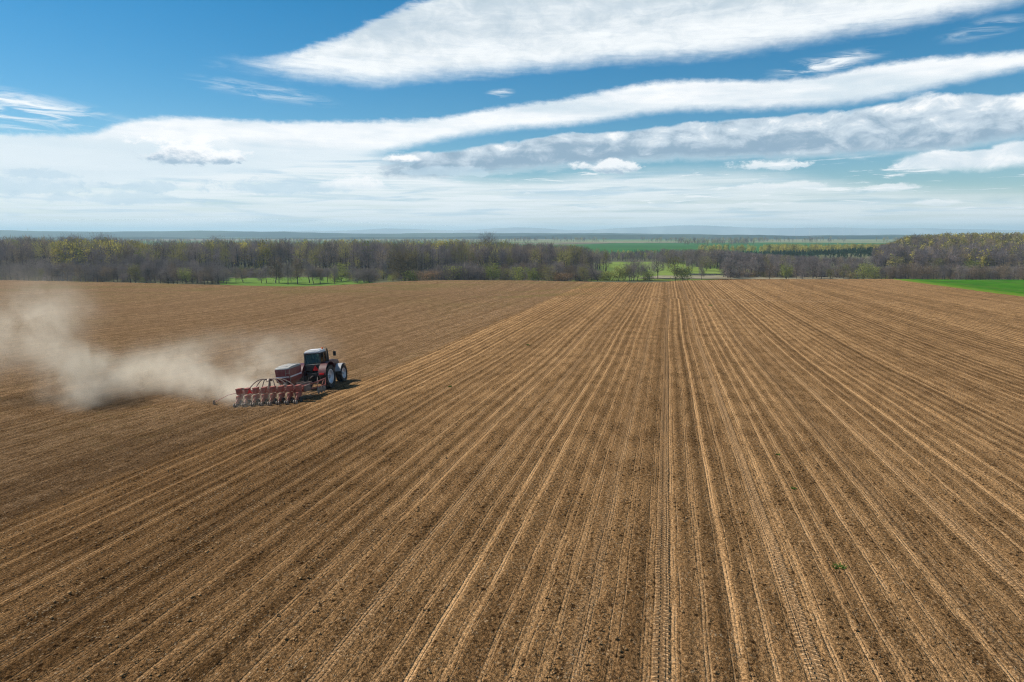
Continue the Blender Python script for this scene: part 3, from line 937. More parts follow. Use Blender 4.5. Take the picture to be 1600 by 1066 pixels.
def ridge(name, D0, D1, pts, label, mat, seed):
    """a long hill between depths D0..D1 whose skyline reaches photo heights pts at the crest"""
    rng = np.random.default_rng(seed)
    px = np.arange(-900, 2500, 12.0)
    top = np.interp(px, [p[0] for p in pts], [p[1] for p in pts])
    k = np.ones(7) / 7
    top = np.convolve(np.pad(top, 3, mode='edge'), k, 'valid')
    top = top + np.convolve(rng.normal(0, 0.55, len(px) + 4), np.ones(5) / 5, 'valid') + rng.normal(0, 0.12, len(px))
    Dc = 0.5 * (D0 + D1)
    ds = np.linspace(0, 1, 17)
    V = []
    for j, s in enumerate(ds):
        D = D0 + (D1 - D0) * s
        shape = math.sin(math.pi * s) ** 1.3
        zc = HC + (365 - top) / F * Dc
        z = -20 + (zc + 20) * shape
        u = (px - CX) / F * math.cos(PITCH)
        V.append(np.stack([AX[0] * D + RX[0] * u * D, AX[1] * D + RX[1] * u * D, z], -1))
    V = np.array(V)
    n, m = V.shape[:2]
    i = np.arange(n * m).reshape(n, m)
    f = np.stack([i[:-1, :-1], i[:-1, 1:], i[1:, 1:], i[1:, :-1]], -1).reshape(-1, 4)
    o = link(name, np_mesh(name, V.reshape(-1, 3), f, mat, smooth=True))
    tag(o, label, 'hills', kind='structure')


HILLM = hill_material('wooded_hills', (0.014, 0.030, 0.030), (0.055, 0.075, 0.055))
ridge('hills', 4300, 5600, [(-900, 360), (0, 360), (60, 361), (130, 362.5), (220, 362), (300, 360.5), (370, 361), (440, 362.5), (520, 364.5), (600, 365), (690, 364), (800, 364.5), (980, 365), (1100, 366), (1200, 368), (1400, 367), (1480, 367), (2500, 366)],
      'long blue wooded ridge on the horizon', HILLM, 3)
ridge('hills', 3000, 3900, [(-900, 371), (0, 371), (200, 370), (350, 372), (520, 371), (700, 370), (840, 368), (920, 366.5), (1010, 367.5), (1100, 366.5), (1200, 367.5), (1290, 369), (1400, 368), (1440, 366.5), (1600, 369), (2500, 369)],
      'lower hazy hills in front of the long blue ridge', HILLM, 5)
ridge('mountains', 7900, 9600, [(-900, 366), (300, 366), (430, 362), (480, 360), (540, 361.5), (590, 356.5), (640, 358), (720, 361), (790, 355.5), (830, 356), (900, 361), (960, 357), (1000, 355), (1040, 354), (1080, 351.5), (1120, 353), (1170, 357), (1230, 357), (1290, 355.5), (1380, 357), (1450, 356.5), (1520, 359), (1600, 360), (2500, 363)],
      'pale mountains faint above the horizon', hill_material('hazed_mountain', (0.24, 0.28, 0.31), (0.34, 0.38, 0.40)), 8)  # paleness of distant haze put into the mountain colour

# ---------------------------------------------------------------- trees
def bark_material():
    m, t, out = new_mat('bark')
    pos = t.new('ShaderNodeTexCoord').outputs['Object']
    n = t.noise(t.vmath('MULTIPLY', pos, (3, 3, 0.8)), 2.0, 4, 0.7)
    principled(t, out, t.mix(n, (0.045, 0.036, 0.030), (0.115, 0.095, 0.080)), 0.95, spec=0.1)
    return m


def foliage_material(name, a, b, trans=0.25):
    m, t, out = new_mat(name)
    pos = t.new('ShaderNodeTexCoord').outputs['Object']
    info = t.new('ShaderNodeObjectInfo')
    n = t.noise(pos, 0.9, 4, 0.6)
    f = t.math('ADD', t.math('MULTIPLY', n, 0.7), t.math('MULTIPLY', info.outputs['Random'], 0.35))
    col = t.mix(t.ss(0.3, 0.75, f), a, b)
    d = t.new('ShaderNodeBsdfDiffuse')
    t.l.new(col, d.inputs['Color'])
    tr = t.new('ShaderNodeBsdfTranslucent')
    t.l.new(col, tr.inputs['Color'])
    mx = t.new('ShaderNodeMixShader')
    mx.inputs[0].default_value = trans
    t.l.new(d.outputs[0], mx.inputs[1])
    t.l.new(tr.outputs[0], mx.inputs[2])
    t.l.new(mx.outputs[0], out.inputs['Surface'])
    return m


BARK = bark_material()
FOL = {
    'grey': foliage_material('bare_twigs', (0.150, 0.122, 0.112), (0.270, 0.222, 0.200), 0.2),
    'brown': foliage_material('budding_twigs', (0.165, 0.118, 0.082), (0.270, 0.200, 0.135), 0.2),
    'olive': foliage_material('olive_buds', (0.170, 0.155, 0.055), (0.280, 0.245, 0.090), 0.35),
    'lime': foliage_material('fresh_leaves', (0.190, 0.215, 0.045), (0.320, 0.325, 0.090), 0.4),
    'yellow': foliage_material('yellow_catkins', (0.320, 0.270, 0.055), (0.460, 0.390, 0.100), 0.4),
    'oak': foliage_material('oak_buds', (0.105, 0.080, 0.036), (0.185, 0.145, 0.066), 0.2),
    'rust': foliage_material('rusty_leaves', (0.250, 0.155, 0.085), (0.360, 0.235, 0.135), 0.2),
    'pale': foliage_material('white_blossom', (0.30, 0.29, 0.21), (0.44, 0.43, 0.34), 0.3),
    'dark': foliage_material('pine_needles', (0.018, 0.040, 0.022), (0.040, 0.072, 0.036), 0.1),
}


def tube_np(pts, rad, sides=5):
    """tapered tube: returns verts, tri faces"""
    pts = np.asarray(pts, float)
    n = len(pts)
    V, Fc = [], []
    for k in range(n):
        d = pts[min(k + 1, n - 1)] - pts[max(k - 1, 0)]
        d /= np.linalg.norm(d) + 1e-9
        a = np.cross(d, [0, 1, 0.3] if abs(d[1]) < 0.9 else [1, 0, 0])
        a /= np.linalg.norm(a) + 1e-9
        b = np.cross(d, a)
        for s in range(sides):
            th = 2 * math.pi * s / sides
            V.append(pts[k] + rad[k] * (a * math.cos(th) + b * math.sin(th)))
    for k in range(n - 1):
        for s in range(sides):
            i0, i1 = k * sides + s, k * sides + (s + 1) % sides
            Fc += [(i0, i1, i1 + sides), (i0, i1 + sides, i0 + sides)]
    return np.array(V), np.array(Fc)


def merge(parts):
    V, Fc, o = [], [], 0
    for v, f in parts:
        V.append(v); Fc.append(f + o); o += len(v)
    return np.concatenate(V), np.concatenate(Fc)


def twigs(rng, c, out_dir, L, W, leaf=False):
    """one tri (twig) or two tris (leaf clump) at each centre c along out_dir"""
    n = len(c)
    d = out_dir / (np.linalg.norm(out_dir, axis=1, keepdims=True) + 1e-9)
    s = np.cross(d, rng.normal(size=(n, 3)))
    s /= np.linalg.norm(s, axis=1, keepdims=True) + 1e-9
    L = L[:, None]; W = W[:, None]
    if leaf:
        v = np.stack([c - s * W - d * L * .3, c + s * W * .8 - d * L * .4, c + s * W * .7 + d * L * .6, c - s * W * .6 + d * L * .5], 1)
        i = np.arange(n)[:, None] * 4
        f = np.concatenate([i + [[0, 1, 2]], i + [[0, 2, 3]]])
        return v.reshape(-1, 3), f
    v = np.stack([c - s * W * .5, c + s * W * .5, c + d * L], 1)
    return v.reshape(-1, 3), np.arange(n * 3).reshape(n, 3)


def make_tree(seed, h, w, clear, n_limb, n_twig, leafy=0.0, tw=(0.9, 0.07), shape='round', lean=0.0, trunk_r=None, forks=1, leaf_size=0.28):
    """returns (trunk mesh data, crown mesh data). leafy: share of leaf clumps among twigs"""
    rng = np.random.default_rng(seed)
    trunk_r = trunk_r or h * 0.016
    T = []
    ends = []
    cz = clear + (h - clear) * 0.52
    rz = (h - clear) * 0.5
    rw = w * 0.5
    for fk in range(forks):
        a0 = rng.uniform(0, 6.28)
        sx = 0.0 if forks == 1 else rw * 0.35
        topx, topy = lean * h + sx * math.cos(a0 + fk * 2.4), sx * math.sin(a0 + fk * 2.4)
        zs = np.linspace(-0.3, h * (0.86 if shape != 'bush' else 0.6), 7)
        p = []
        for z in zs:
            k = max(z, 0) / h
            p.append((topx * k * 1.1 + rng.normal(0, 0.012 * h) * (0 < k), topy * k * 1.1 + rng.normal(0, 0.012 * h) * (0 < k), z))
        p = np.array(p)
        p[0, :2] = p[1, :2] = (0.12 * fk * (-1) ** fk, 0)
        T.append(tube_np(p, trunk_r * np.array([1.5, 1.1, 0.9, 0.72, 0.55, 0.36, 0.12]) / math.sqrt(forks), 7))
        ends.append(p[-1])
        for k in range(n_limb):
            zz = rng.uniform(clear * 0.85, h * 0.78)
            i = np.clip(np.searchsorted(zs, zz), 1, 6)
            st = p[i - 1] + (p[i] - p[i - 1]) * (zz - zs[i - 1]) / (zs[i] - zs[i - 1])
            th = rng.uniform(0, 6.28)
            rel = (zz - clear) / max(h - clear, .1)
            if shape == 'cone': reach = rw * (1 - rel) * 0.95
            elif shape == 'column': reach = rw * 0.8
            else: reach = rw * rng.uniform(0.6, 0.95)
            up = rng.uniform(0.25, 0.9) * reach if shape != 'cone' else -0.1 * reach
            en = st + np.array([math.cos(th) * reach, math.sin(th) * reach, up])
            en[2] = min(en[2], h * 0.97)
            md = (st + en) / 2 + np.array([0, 0, -0.08 * reach if shape != 'cone' else 0.05]) + rng.normal(0, 0.05 * reach, 3)
            r0 = trunk_r * 0.42 * (1 - 0.5 * rel)
            T.append(tube_np([st, md, en], [r0, r0 * 0.6, r0 * 0.15], 5))
            ends += [en, (en + md) / 2, md]
            for q in range(2):
                e2 = md + (en - md) * rng.uniform(0.0, 0.6) + rng.normal(0, 0.22 * reach + 0.15, 3) + np.array([0, 0, 0.25 * reach])
                T.append(tube_np([md, (md + e2) / 2 + rng.normal(0, .05, 3), e2], [r0 * 0.5, r0 * 0.3, r0 * 0.1], 4))
                ends.append(e2)
    ends = np.array(ends)
    # crown: points around branch ends plus a share spread through the envelope, thinned by clump noise
    n1 = int(n_twig * 0.7)
    src = ends[rng.integers(0, len(ends), n1)]
    c1 = src + rng.normal(0, 1, (n1, 3)) * np.array([rw, rw, rz]) * 0.20
    n2 = n_twig - n1
    dd = rng.normal(size=(n2, 3))
    dd /= np.linalg.norm(dd, axis=1, keepdims=True)
    c2 = dd * (rng.random((n2, 1)) ** 0.45)
    if shape == 'cone':
        zrel = rng.random(n2) ** 1.5
        rad = (1 - zrel) * np.sqrt(rng.random(n2))
        th = rng.uniform(0, 6.28, n2)
        c2 = np.stack([rad * np.cos(th) * rw, rad * np.sin(th) * rw, clear + zrel * (h - clear)], -1)
    else:
        c2 = c2 * np.array([rw, rw, rz]) + np.array([lean * h * 0.6, 0, cz])
    c = np.concatenate([c1, c2])
    c = c[(c[:, 2] > (0.15 if shape == 'bush' else clear * 0.55)) & (c[:, 2] < h * 1.03)]
    # gaps
    g = np.sin(c[:, 0] * 6.5 / w + seed) + np.sin(c[:, 1] * 6.5 / w + seed * 2.1) + np.sin(c[:, 2] * 9.0 / h + seed * 1.3)
    c = c[(g > -1.25) | (rng.random(len(c)) < 0.35)]
    n = len(c)
    ctr = np.array([lean * h * 0.5, 0, clear + (h - clear) * 0.25])
    od = (c - ctr) / np.array([rw, rw, rz]) + rng.normal(0, 0.55, (n, 3)) + np.array([0, 0, 0.35])
    isl = rng.random(n) < leafy
    L = tw[0] * rng.uniform(0.6, 1.5, n)
    W = tw[1] * rng.uniform(0.7, 1.5, n)
    parts = []
    if (~isl).any(): parts.append(twigs(rng, c[~isl], od[~isl], L[~isl], W[~isl]))
    if isl.any():
        k = isl.sum()
        parts.append(twigs(rng, c[isl], rng.normal(size=(k, 3)), leaf_size * rng.uniform(0.6, 1.4, k), leaf_size * 0.6 * rng.uniform(0.6, 1.4, k), leaf=True))
    return merge(T), merge(parts)


PROTO = {}


def proto(key, foliage, **kw):
    tr, cr = make_tree(**kw)
    PROTO[key] = (np_mesh(key + '_trunk', tr[0], tr[1], BARK), np_mesh(key + '_crown', cr[0], cr[1], FOL[foliage]), kw['h'])


for k in range(5):
    proto('alder%d' % k, 'grey', seed=20 + k, h=11, w=4.2 + 0.5 * k, clear=2.6, n_limb=11, n_twig=1500, tw=(0.9, 0.075), forks=1 + k % 2)
for k in range(3):
    proto('brownbare%d' % k, 'brown', seed=40 + k, h=11, w=5.0 + 0.6 * k, clear=2.4, n_limb=12, n_twig=1600, leafy=0.15, tw=(0.9, 0.075), forks=1 + k % 2)
for k in range(3):
    proto('bud%d' % k, 'olive', seed=60 + k, h=10, w=6.0 + k, clear=1.6, n_limb=12, n_twig=1500, leafy=0.5, tw=(0.8, 0.07), leaf_size=0.26, forks=2)
for k in range(3):
    proto('willow%d' % k, 'lime', seed=80 + k, h=9, w=7.0 + k, clear=1.3, n_limb=13, n_twig=1700, leafy=0.75, tw=(0.7, 0.07), leaf_size=0.30, forks=2)
for k in range(3):
    proto('birch%d' % k, 'yellow', seed=100 + k, h=14, w=5.0 + k, clear=3.5, n_limb=12, n_twig=1500, leafy=0.7, tw=(0.8, 0.07), leaf_size=0.32)
for k in range(2):
    proto('oak%d' % k, 'oak', seed=120 + k, h=16, w=17, clear=2.6, n_limb=14, n_twig=7000, leafy=0.25, tw=(1.1, 0.075), forks=3, trunk_r=0.55)
for k in range(2):
    proto('shrub%d' % k, 'grey', seed=140 + k, h=5.5, w=6.5, clear=0.2, n_limb=12, n_twig=1700, tw=(0.9, 0.065), shape='bush', forks=4, trunk_r=0.10)
    proto('rustshrub%d' % k, 'rust', seed=150 + k, h=4.5, w=8.0, clear=0.2, n_limb=12, n_twig=2000, leafy=0.35, tw=(0.8, 0.07), shape='bush', forks=4, trunk_r=0.10)
    proto('limeshrub%d' % k, 'lime', seed=160 + k, h=4.0, w=5.0, clear=0.2, n_limb=10, n_twig=1300, leafy=0.7, tw=(0.6, 0.07), leaf_size=0.26, shape='bush', forks=3, trunk_r=0.08)
proto('leaner', 'grey', seed=171, h=14, w=10, clear=3.5, n_limb=12, n_twig=1900, tw=(1.0, 0.07), lean=-0.42, trunk_r=0.32)
proto('blossom0', 'pale', seed=181, h=9, w=6.5, clear=1.5, n_limb=12, n_twig=1500, leafy=0.6, tw=(0.7, 0.07), leaf_size=0.28, forks=2)
for k in range(2):
    proto('bigbare%d' % k, 'grey', seed=191 + k, h=17, w=12, clear=4.5, n_limb=14, n_twig=3000, tw=(1.1, 0.075), forks=2, trunk_r=0.38)

_rt = random.Random(5)
N_TREES = 0


def place_tree(key, px, D, ytop=None, h=None, name='tree', label='', cat='tree', group=None, zrot=None, wscale=1.0):
    """one tree standing on the terrain; ytop: photo row its top reaches"""
    global N_TREES
    x, y = at_depth(px, D)
    z = tz(x, y) - 0.05
    tm, cm, hp = PROTO[key]
    if ytop is not None:
        h = HC - (ytop - 365.5) / F * D - z
    s = h / hp
    o = thing(name, label, cat, (x, y, z), (0, 0, _rt.uniform(0, 6.28) if zrot is None else zrot), group)
    o.scale = (s * wscale, s * wscale, s)
    link('trunk' if 'shrub' not in key else 'stems', tm, None, o)
    link('crown', cm, None, o)
    N_TREES += 1
    return o


def tree_row(keys, x0, x1, step, D, ytop, label, group, name='bare_tree', jit=None, dD=14, dy=4.5, cat='tree', w=1.0):
    px = x0
    while px < x1:
        p = px + _rt.uniform(-step, step) * 0.45
        d = D + _rt.uniform(-dD, dD)
        yt = float(np.interp(p, [a for a, b in ytop], [b for a, b in ytop])) if isinstance(ytop, list) else ytop
        place_tree(_rt.choice(keys), p, d, yt + _rt.uniform(-dy, dy), None, name, label, cat, group, wscale=w * _rt.uniform(0.9, 1.5))
        px += step


GREY = ['alder%d' % k for k in range(5)]
BROWN = ['brownbare%d' % k for k in range(3)]
BUD = ['bud%d' % k for k in range(3)]
WIL = ['willow%d' % k for k in range(3)]
BIR = ['birch%d' % k for k in range(3)]

L_LEFT = 'grey leafless tree in the dense row behind the field crest, left of the green meadow'
tree_row(GREY + BROWN[:2], -20, 345, 6.6, 362, [(0, 414), (110, 413), (150, 416), (200, 411), (260, 414), (345, 417)], L_LEFT, 'leafless trees behind the left crest')
tree_row(GREY, -20, 350, 9.5, 395, [(0, 408), (120, 406), (200, 402), (350, 408)], L_LEFT, 'leafless trees behind the left crest', dD=12)
for px, yt, lb in ((52, 418, 'yellow green budding tree among grey ones at the far left field edge'), (285, 418, 'yellow green round tree at the left end of the green meadow'), (205, 411, 'tall pale budding tree in the left row of leafless trees')):
    place_tree('bud0' if px != 285 else 'willow0', px, 352, yt, None, 'budding_tree', lb)
L_MEAD = 'thin grey leafless tree standing along the lush green meadow'
for px, yt in ((296, 416), (314, 417), (336, 411), (349, 418), (364, 413), (375, 418), (404, 421), (412, 412), (427, 402), (432, 408), (446, 408), (451, 414), (461, 403), (480, 404), (486, 410), (497, 417), (509, 416), (520, 412)):
    place_tree(_rt.choice(GREY + BROWN), px, 350 + _rt.uniform(-5, 12), yt + _rt.uniform(-1, 2), None, 'bare_tree', L_MEAD, 'tree', 'leafless trees along the green meadow', wscale=_rt.uniform(0.9, 1.3))
place_tree('willow1', 531, 372, 411, None, 'budding_tree', 'bright lime green tree at the right end of the lush meadow')
place_tree('limeshrub0', 521, 366, 424, None, 'shrub', 'low lime green shrub at the foot of the bright lime tree', 'shrub')
for k, (px, yt, D) in enumerate(((556, 424, 356), (566, 422, 362), (575, 420, 358), (548, 412, 385), (583, 410, 390), (597, 405, 395))):
    place_tree('shrub%d' % (k % 2) if k < 3 else GREY[k % 5], px, D, yt, None, 'shrub' if k < 3 else 'bare_tree',
               'grey leafless shrub left of the big spreading oak' if k < 3 else 'slim grey tree just left of the big spreading oak', 'shrub' if k < 3 else 'tree', 'shrubs left of the oak' if k < 3 else 'slim trees left of the oak')
place_tree('oak0', 631, 352, 394, None, 'oak_tree', 'big spreading brown oak standing alone on the field crest', wscale=1.0)
place_tree('limeshrub1', 640, 348, 423, None, 'shrub', 'pale green shrub under the big spreading oak', 'shrub')
place_tree('rustshrub0', 666, 344, 424, None, 'shrub', 'rusty brown bush just right of the big spreading oak', 'shrub')
place_tree('shrub1', 686, 350, 415, None, 'shrub', 'purplish grey pointed bush right of the rusty brown bush', 'shrub', wscale=0.8)
L_BR = 'purplish grey leafless tree on the crest between oak and leaning tree'
tree_row(['shrub0', 'alder1', 'alder3', 'brownbare0'], 702, 762, 6.0, 352, [(702, 418), (730, 415), (762, 419)], L_BR, 'leafless trees between oak and leaning tree', dD=6)
tree_row(GREY + BROWN, 762, 930, 7.0, 366, [(762, 416), (800, 412), (850, 410), (900, 412), (930, 418)], L_BR, 'leafless trees between oak and leaning tree', dD=8)
for px, yt, key, lb in ((712, 416, 'limeshrub0', 'small lime tuft tree among the grey trees right of the oak'), (770, 411, 'willow0', 'lime green tree right of the purplish grey clump'), (790, 420, 'bud1', 'olive green bushy tree right of the lime green tree'),
                        (808, 417, 'willow2', 'pale green tree in the middle of the crest row'), (833, 418, 'willow1', 'rounded pale green tree near the middle of the crest row'), (858, 414, 'bud2', 'olive budding tree right of the rounded pale green tree'),
                        (915, 414, 'bud0', 'whitish green tree just left of the leaning tree'), (880, 427, 'rustshrub1', 'low reddish bush on the crest left of the whitish tree')):
    place_tree(key, px, 350, yt, None, 'budding_tree' if 'shrub' not in key else 'shrub', lb, 'tree' if 'shrub' not in key else 'shrub')
place_tree('leaner', 937, 352, 409, None, 'leaning_tree', 'dark leaning tree with bare crown at the left of the meadow gap', zrot=YAW)
for k, (px, yt, key, lb) in enumerate(((948, 424, 'limeshrub0', 'small lime shrub right of the leaning tree'), (968, 415, 'willow0', 'pale green willow at the left of the meadow gap'), (978, 412, 'bud0', 'olive willow beside the pale green one in the meadow gap'),
                            (1015, 424, 'willow2', 'low pale willow in front of the meadow, left of the tall bare tree'))):
    place_tree(key, px, 356, yt, None, 'willow_tree' if 'shrub' not in key else 'shrub', lb, 'tree' if 'shrub' not in key else 'shrub')
for px, yt, D in ((985, 404, 366), (992, 402, 362), (998, 406, 368), (1008, 412, 358), (1017, 410, 362), (988, 414, 355)):
    place_tree(_rt.choice(GREY), px, D, yt, None, 'bare_tree', 'slender grey tree in the clump standing in the meadow gap', 'tree', 'slender trees in the meadow gap')
place_tree('bigbare0', 1030, 385, 396, None, 'bare_tree', 'tall bare tree with forked trunk in the middle of the meadow gap', wscale=0.75)
place_tree('bud1', 1058, 374, 402, None, 'budding_tree', 'dark trunked olive crowned tree right of the tall bare tree', wscale=0.95)
place_tree('limeshrub1', 1070, 374, 417, None, 'shrub', 'green shrub beside the olive crowned tree', 'shrub')
for px, yt, D in ((1038, 398, 470), (1046, 400, 480), (1084, 398, 470), (1098, 396, 475), (1078, 404, 460)):
    place_tree(_rt.choice(GREY), px, D, yt, None, 'bare_tree', 'thin bare tree standing on the far side of the meadow gap', 'tree', 'thin trees on the far side of the meadow')
place_tree('alder2', 1099, 380, 412, None, 'bare_tree', 'single thin bare tree by the small bright pond', wscale=0.8)
place_tree('bud2', 1106, 468, 400, None, 'budding_tree', 'yellowish tree at the left end of the right wood')
# right of the gap
for k, (px, yt, key, lb) in enumerate(((1207, 411, 'brownbare1', 'rounded brown tree on the crest left of the leaning green tree'), (1233, 412, 'willow0', 'rounded yellow green tree leaning on the far field edge'),
                        (1275, 404, 'bigbare1', 'tall open bare tree on the far field edge right of the yellow green tree'), (1288, 407, 'alder0', 'slim dark bare tree right of the tall open one'),
                        (1303, 418, 'bud0', 'small olive tree on the far field edge'), (1323, 413, 'bud1', 'olive tree left of the big round yellow green tree'),
                        (1355, 411, 'willow1', 'big round yellow green tree on the far field edge'), (1375, 417, 'willow2', 'smaller yellow green tree right of the big round one'),
                        (1249, 414, 'alder4', 'slim grey tree just right of the leaning yellow green tree'), (1258, 412, 'alder1', 'second slim grey tree right of the leaning yellow green tree'))):
    place_tree(key, px, 372 + (k % 3) * 5, yt, None, 'bare_tree' if ('alder' in key or 'bare' in key) else 'budding_tree', lb)
L_R = 'purplish grey leafless tree in the dense row behind the green crop'
tree_row(GREY + BROWN, 1385, 1620, 6.2, 372, [(1385, 416), (1420, 412), (1480, 414), (1540, 415), (1620, 416)], L_R, 'leafless trees behind the green crop', dD=9, dy=2.0)
L_M = 'grey leafless tree in the loose row behind the far field edge'
tree_row(GREY, 1130, 1385, 9.0, 400, [(1130, 404), (1200, 408), (1300, 410), (1385, 412)], L_M, 'leafless trees in the loose row at the far edge', dD=16)
for px, yt, lb in ((1467, 404, 'broad olive tree rising over the row behind the green crop'), (1523, 406, 'round lime tree rising over the right end of the row'), (1405, 402, 'olive tree at the left foot of the wooded hill')):
    place_tree('bud1' if px != 1523 else 'willow0', px, 420, yt, None, 'budding_tree', lb, wscale=1.2)
place_tree('blossom0', 1362, 470, 400, None, 'blossom_tree', 'whitish blossoming tree at the left foot of the wooded hill')
# trees that break the skyline of the left wood
for px, D, yt, lb in ((160, 520, 366, 'broad tree rising above the left wood, near the picture edge'), (336, 600, 370, 'lone tall tree top above the gap in the left wood'), (761, 640, 365, 'lone bare tree top breaking the skyline of the middle wood'),
                      (118, 515, 367, 'bare crown on the skyline of the left wood beside the broad one')):
    place_tree('bigbare%d' % (px % 2), px, D, yt, None, 'bare_tree', lb)


# woods: masses of trees (beyond what one could count)
def mass_template(seed, kind):
    rng = np.random.default_rng(seed)
    if kind == 'conifer':
        tr, cr = make_tree(seed, 1.0 * 14, 5, 1.5, 5, 210, leafy=1.0, leaf_size=0.75, shape='cone')
        h = 14
    elif kind == 'leaf':
        tr, cr = make_tree(seed, 15, 6.5, 4.0, 4, 230, leafy=0.75, leaf_size=0.65, tw=(1.6, 0.2))
        h = 15
    else:
        tr, cr = make_tree(seed, 18, 7.0, 5.0, 5, 330, leafy=0.0, tw=(1.9, 0.17))
        h = 18
    n_tr = len(tr[0])
    v, f = merge([tr, cr])
    isb = np.zeros(len(v))
    isb[:n_tr] = 1
    return v / h, f, isb, h


TMPL = {'bare': [mass_template(300 + k, 'bare') for k in range(7)], 'leaf': [mass_template(320 + k, 'leaf') for k in range(4)], 'conifer': [mass_template(340 + k, 'conifer') for k in range(3)]}


def mass_material():
    m, t, out = new_mat('wood_foliage')
    at = t.new('ShaderNodeAttribute', attribute_name='tint')
    pos = t.new('ShaderNodeNewGeometry').outputs['Position']
    n = t.noise(pos, 0.5, 4, 0.65)
    col = t.mix(1.0, at.outputs['Color'], t.mix(n, (0.70, 0.70, 0.70), (1.3, 1.3, 1.3)), 'MULTIPLY')
    d = t.new('ShaderNodeBsdfDiffuse')
    t.l.new(col, d.inputs['Color'])
    tr = t.new('ShaderNodeBsdfTranslucent')
    t.l.new(col, tr.inputs['Color'])
    mx = t.new('ShaderNodeMixShader')
    mx.inputs[0].default_value = 0.28
    t.l.new(d.outputs[0], mx.inputs[1])
    t.l.new(tr.outputs[0], mx.inputs[2])
    t.l.new(mx.outputs[0], out.inputs['Surface'])
    return m


MASS = mass_material()
TMPL['brush'] = []
for _k in range(4):
    _t, _c = make_tree(360 + _k, 5, 5.5, 0.1, 7, 300, leafy=0.25, leaf_size=0.4, tw=(1.1, 0.15), shape='bush', forks=2, trunk_r=0.08)
    _v, _f = merge([_t, _c])
    TMPL['brush'].append((_v / 5.0, _f, np.zeros(len(_v)), 5.0))
TINT = {'grey': (0.185, 0.155, 0.155), 'purple': (0.205, 0.162, 0.150), 'brown': (0.270, 0.200, 0.130), 'olive': (0.290, 0.255, 0.085), 'yellow': (0.430, 0.360, 0.080), 'lime': (0.290, 0.310, 0.075), 'conifer': (0.034, 0.075, 0.040), 'pale': (0.36, 0.33, 0.27)}


def wood(name, label, recs, seed):
    """recs: list of (x, y, height, template kind, tint)"""
    rng = np.random.default_rng(seed)
    V, Fc, Ct, o = [], [], [], 0
    xs = np.array([r[0] for r in recs]); ys = np.array([r[1] for r in recs])
    zs = terrain(xs, ys)
    for (x, y, h, kind, tint), z in zip(recs, zs):
        v, f, isb, _ = TMPL[kind][rng.integers(len(TMPL[kind]))]
        a = rng.uniform(0, 6.28)
        c, s = math.cos(a), math.sin(a)
        wsc = h * rng.uniform(0.85, 1.3)
        V.append(np.stack([(v[:, 0] * c - v[:, 1] * s) * wsc + x, (v[:, 0] * s + v[:, 1] * c) * wsc + y, v[:, 2] * h + z - 0.2], -1))
        Fc.append(f + o)
        o += len(v)
        tc = np.array(TINT[tint]) * rng.uniform(0.48, 1.36)
        cc = np.where(isb[:, None] > 0, np.array([[0.075, 0.062, 0.055]]), tc[None])
        Ct.append(np.concatenate([cc, np.ones((len(v), 1))], 1))
    me = np_mesh(name, np.concatenate(V), np.concatenate(Fc), MASS)
    ca = me.color_attributes.new('tint', 'FLOAT_COLOR', 'POINT')
    ca.data.foreach_set('color', np.concatenate(Ct).astype(np.float32).ravel())
    tag(link(name, me), label, 'wood', kind='stuff')


def scatter(rng, x0, x1, D0, D1, n):
    """plan points uniform in area over a photo-column / depth window"""
    D = np.sqrt(rng.uniform(D0 ** 2, D1 ** 2, n))
    px = rng.uniform(x0, x1, n)
    u = (px - CX) / F * math.cos(PITCH)
    return px, D, AX[0] * D + RX[0] * u * D, AX[1] * D + RX[1] * u * D


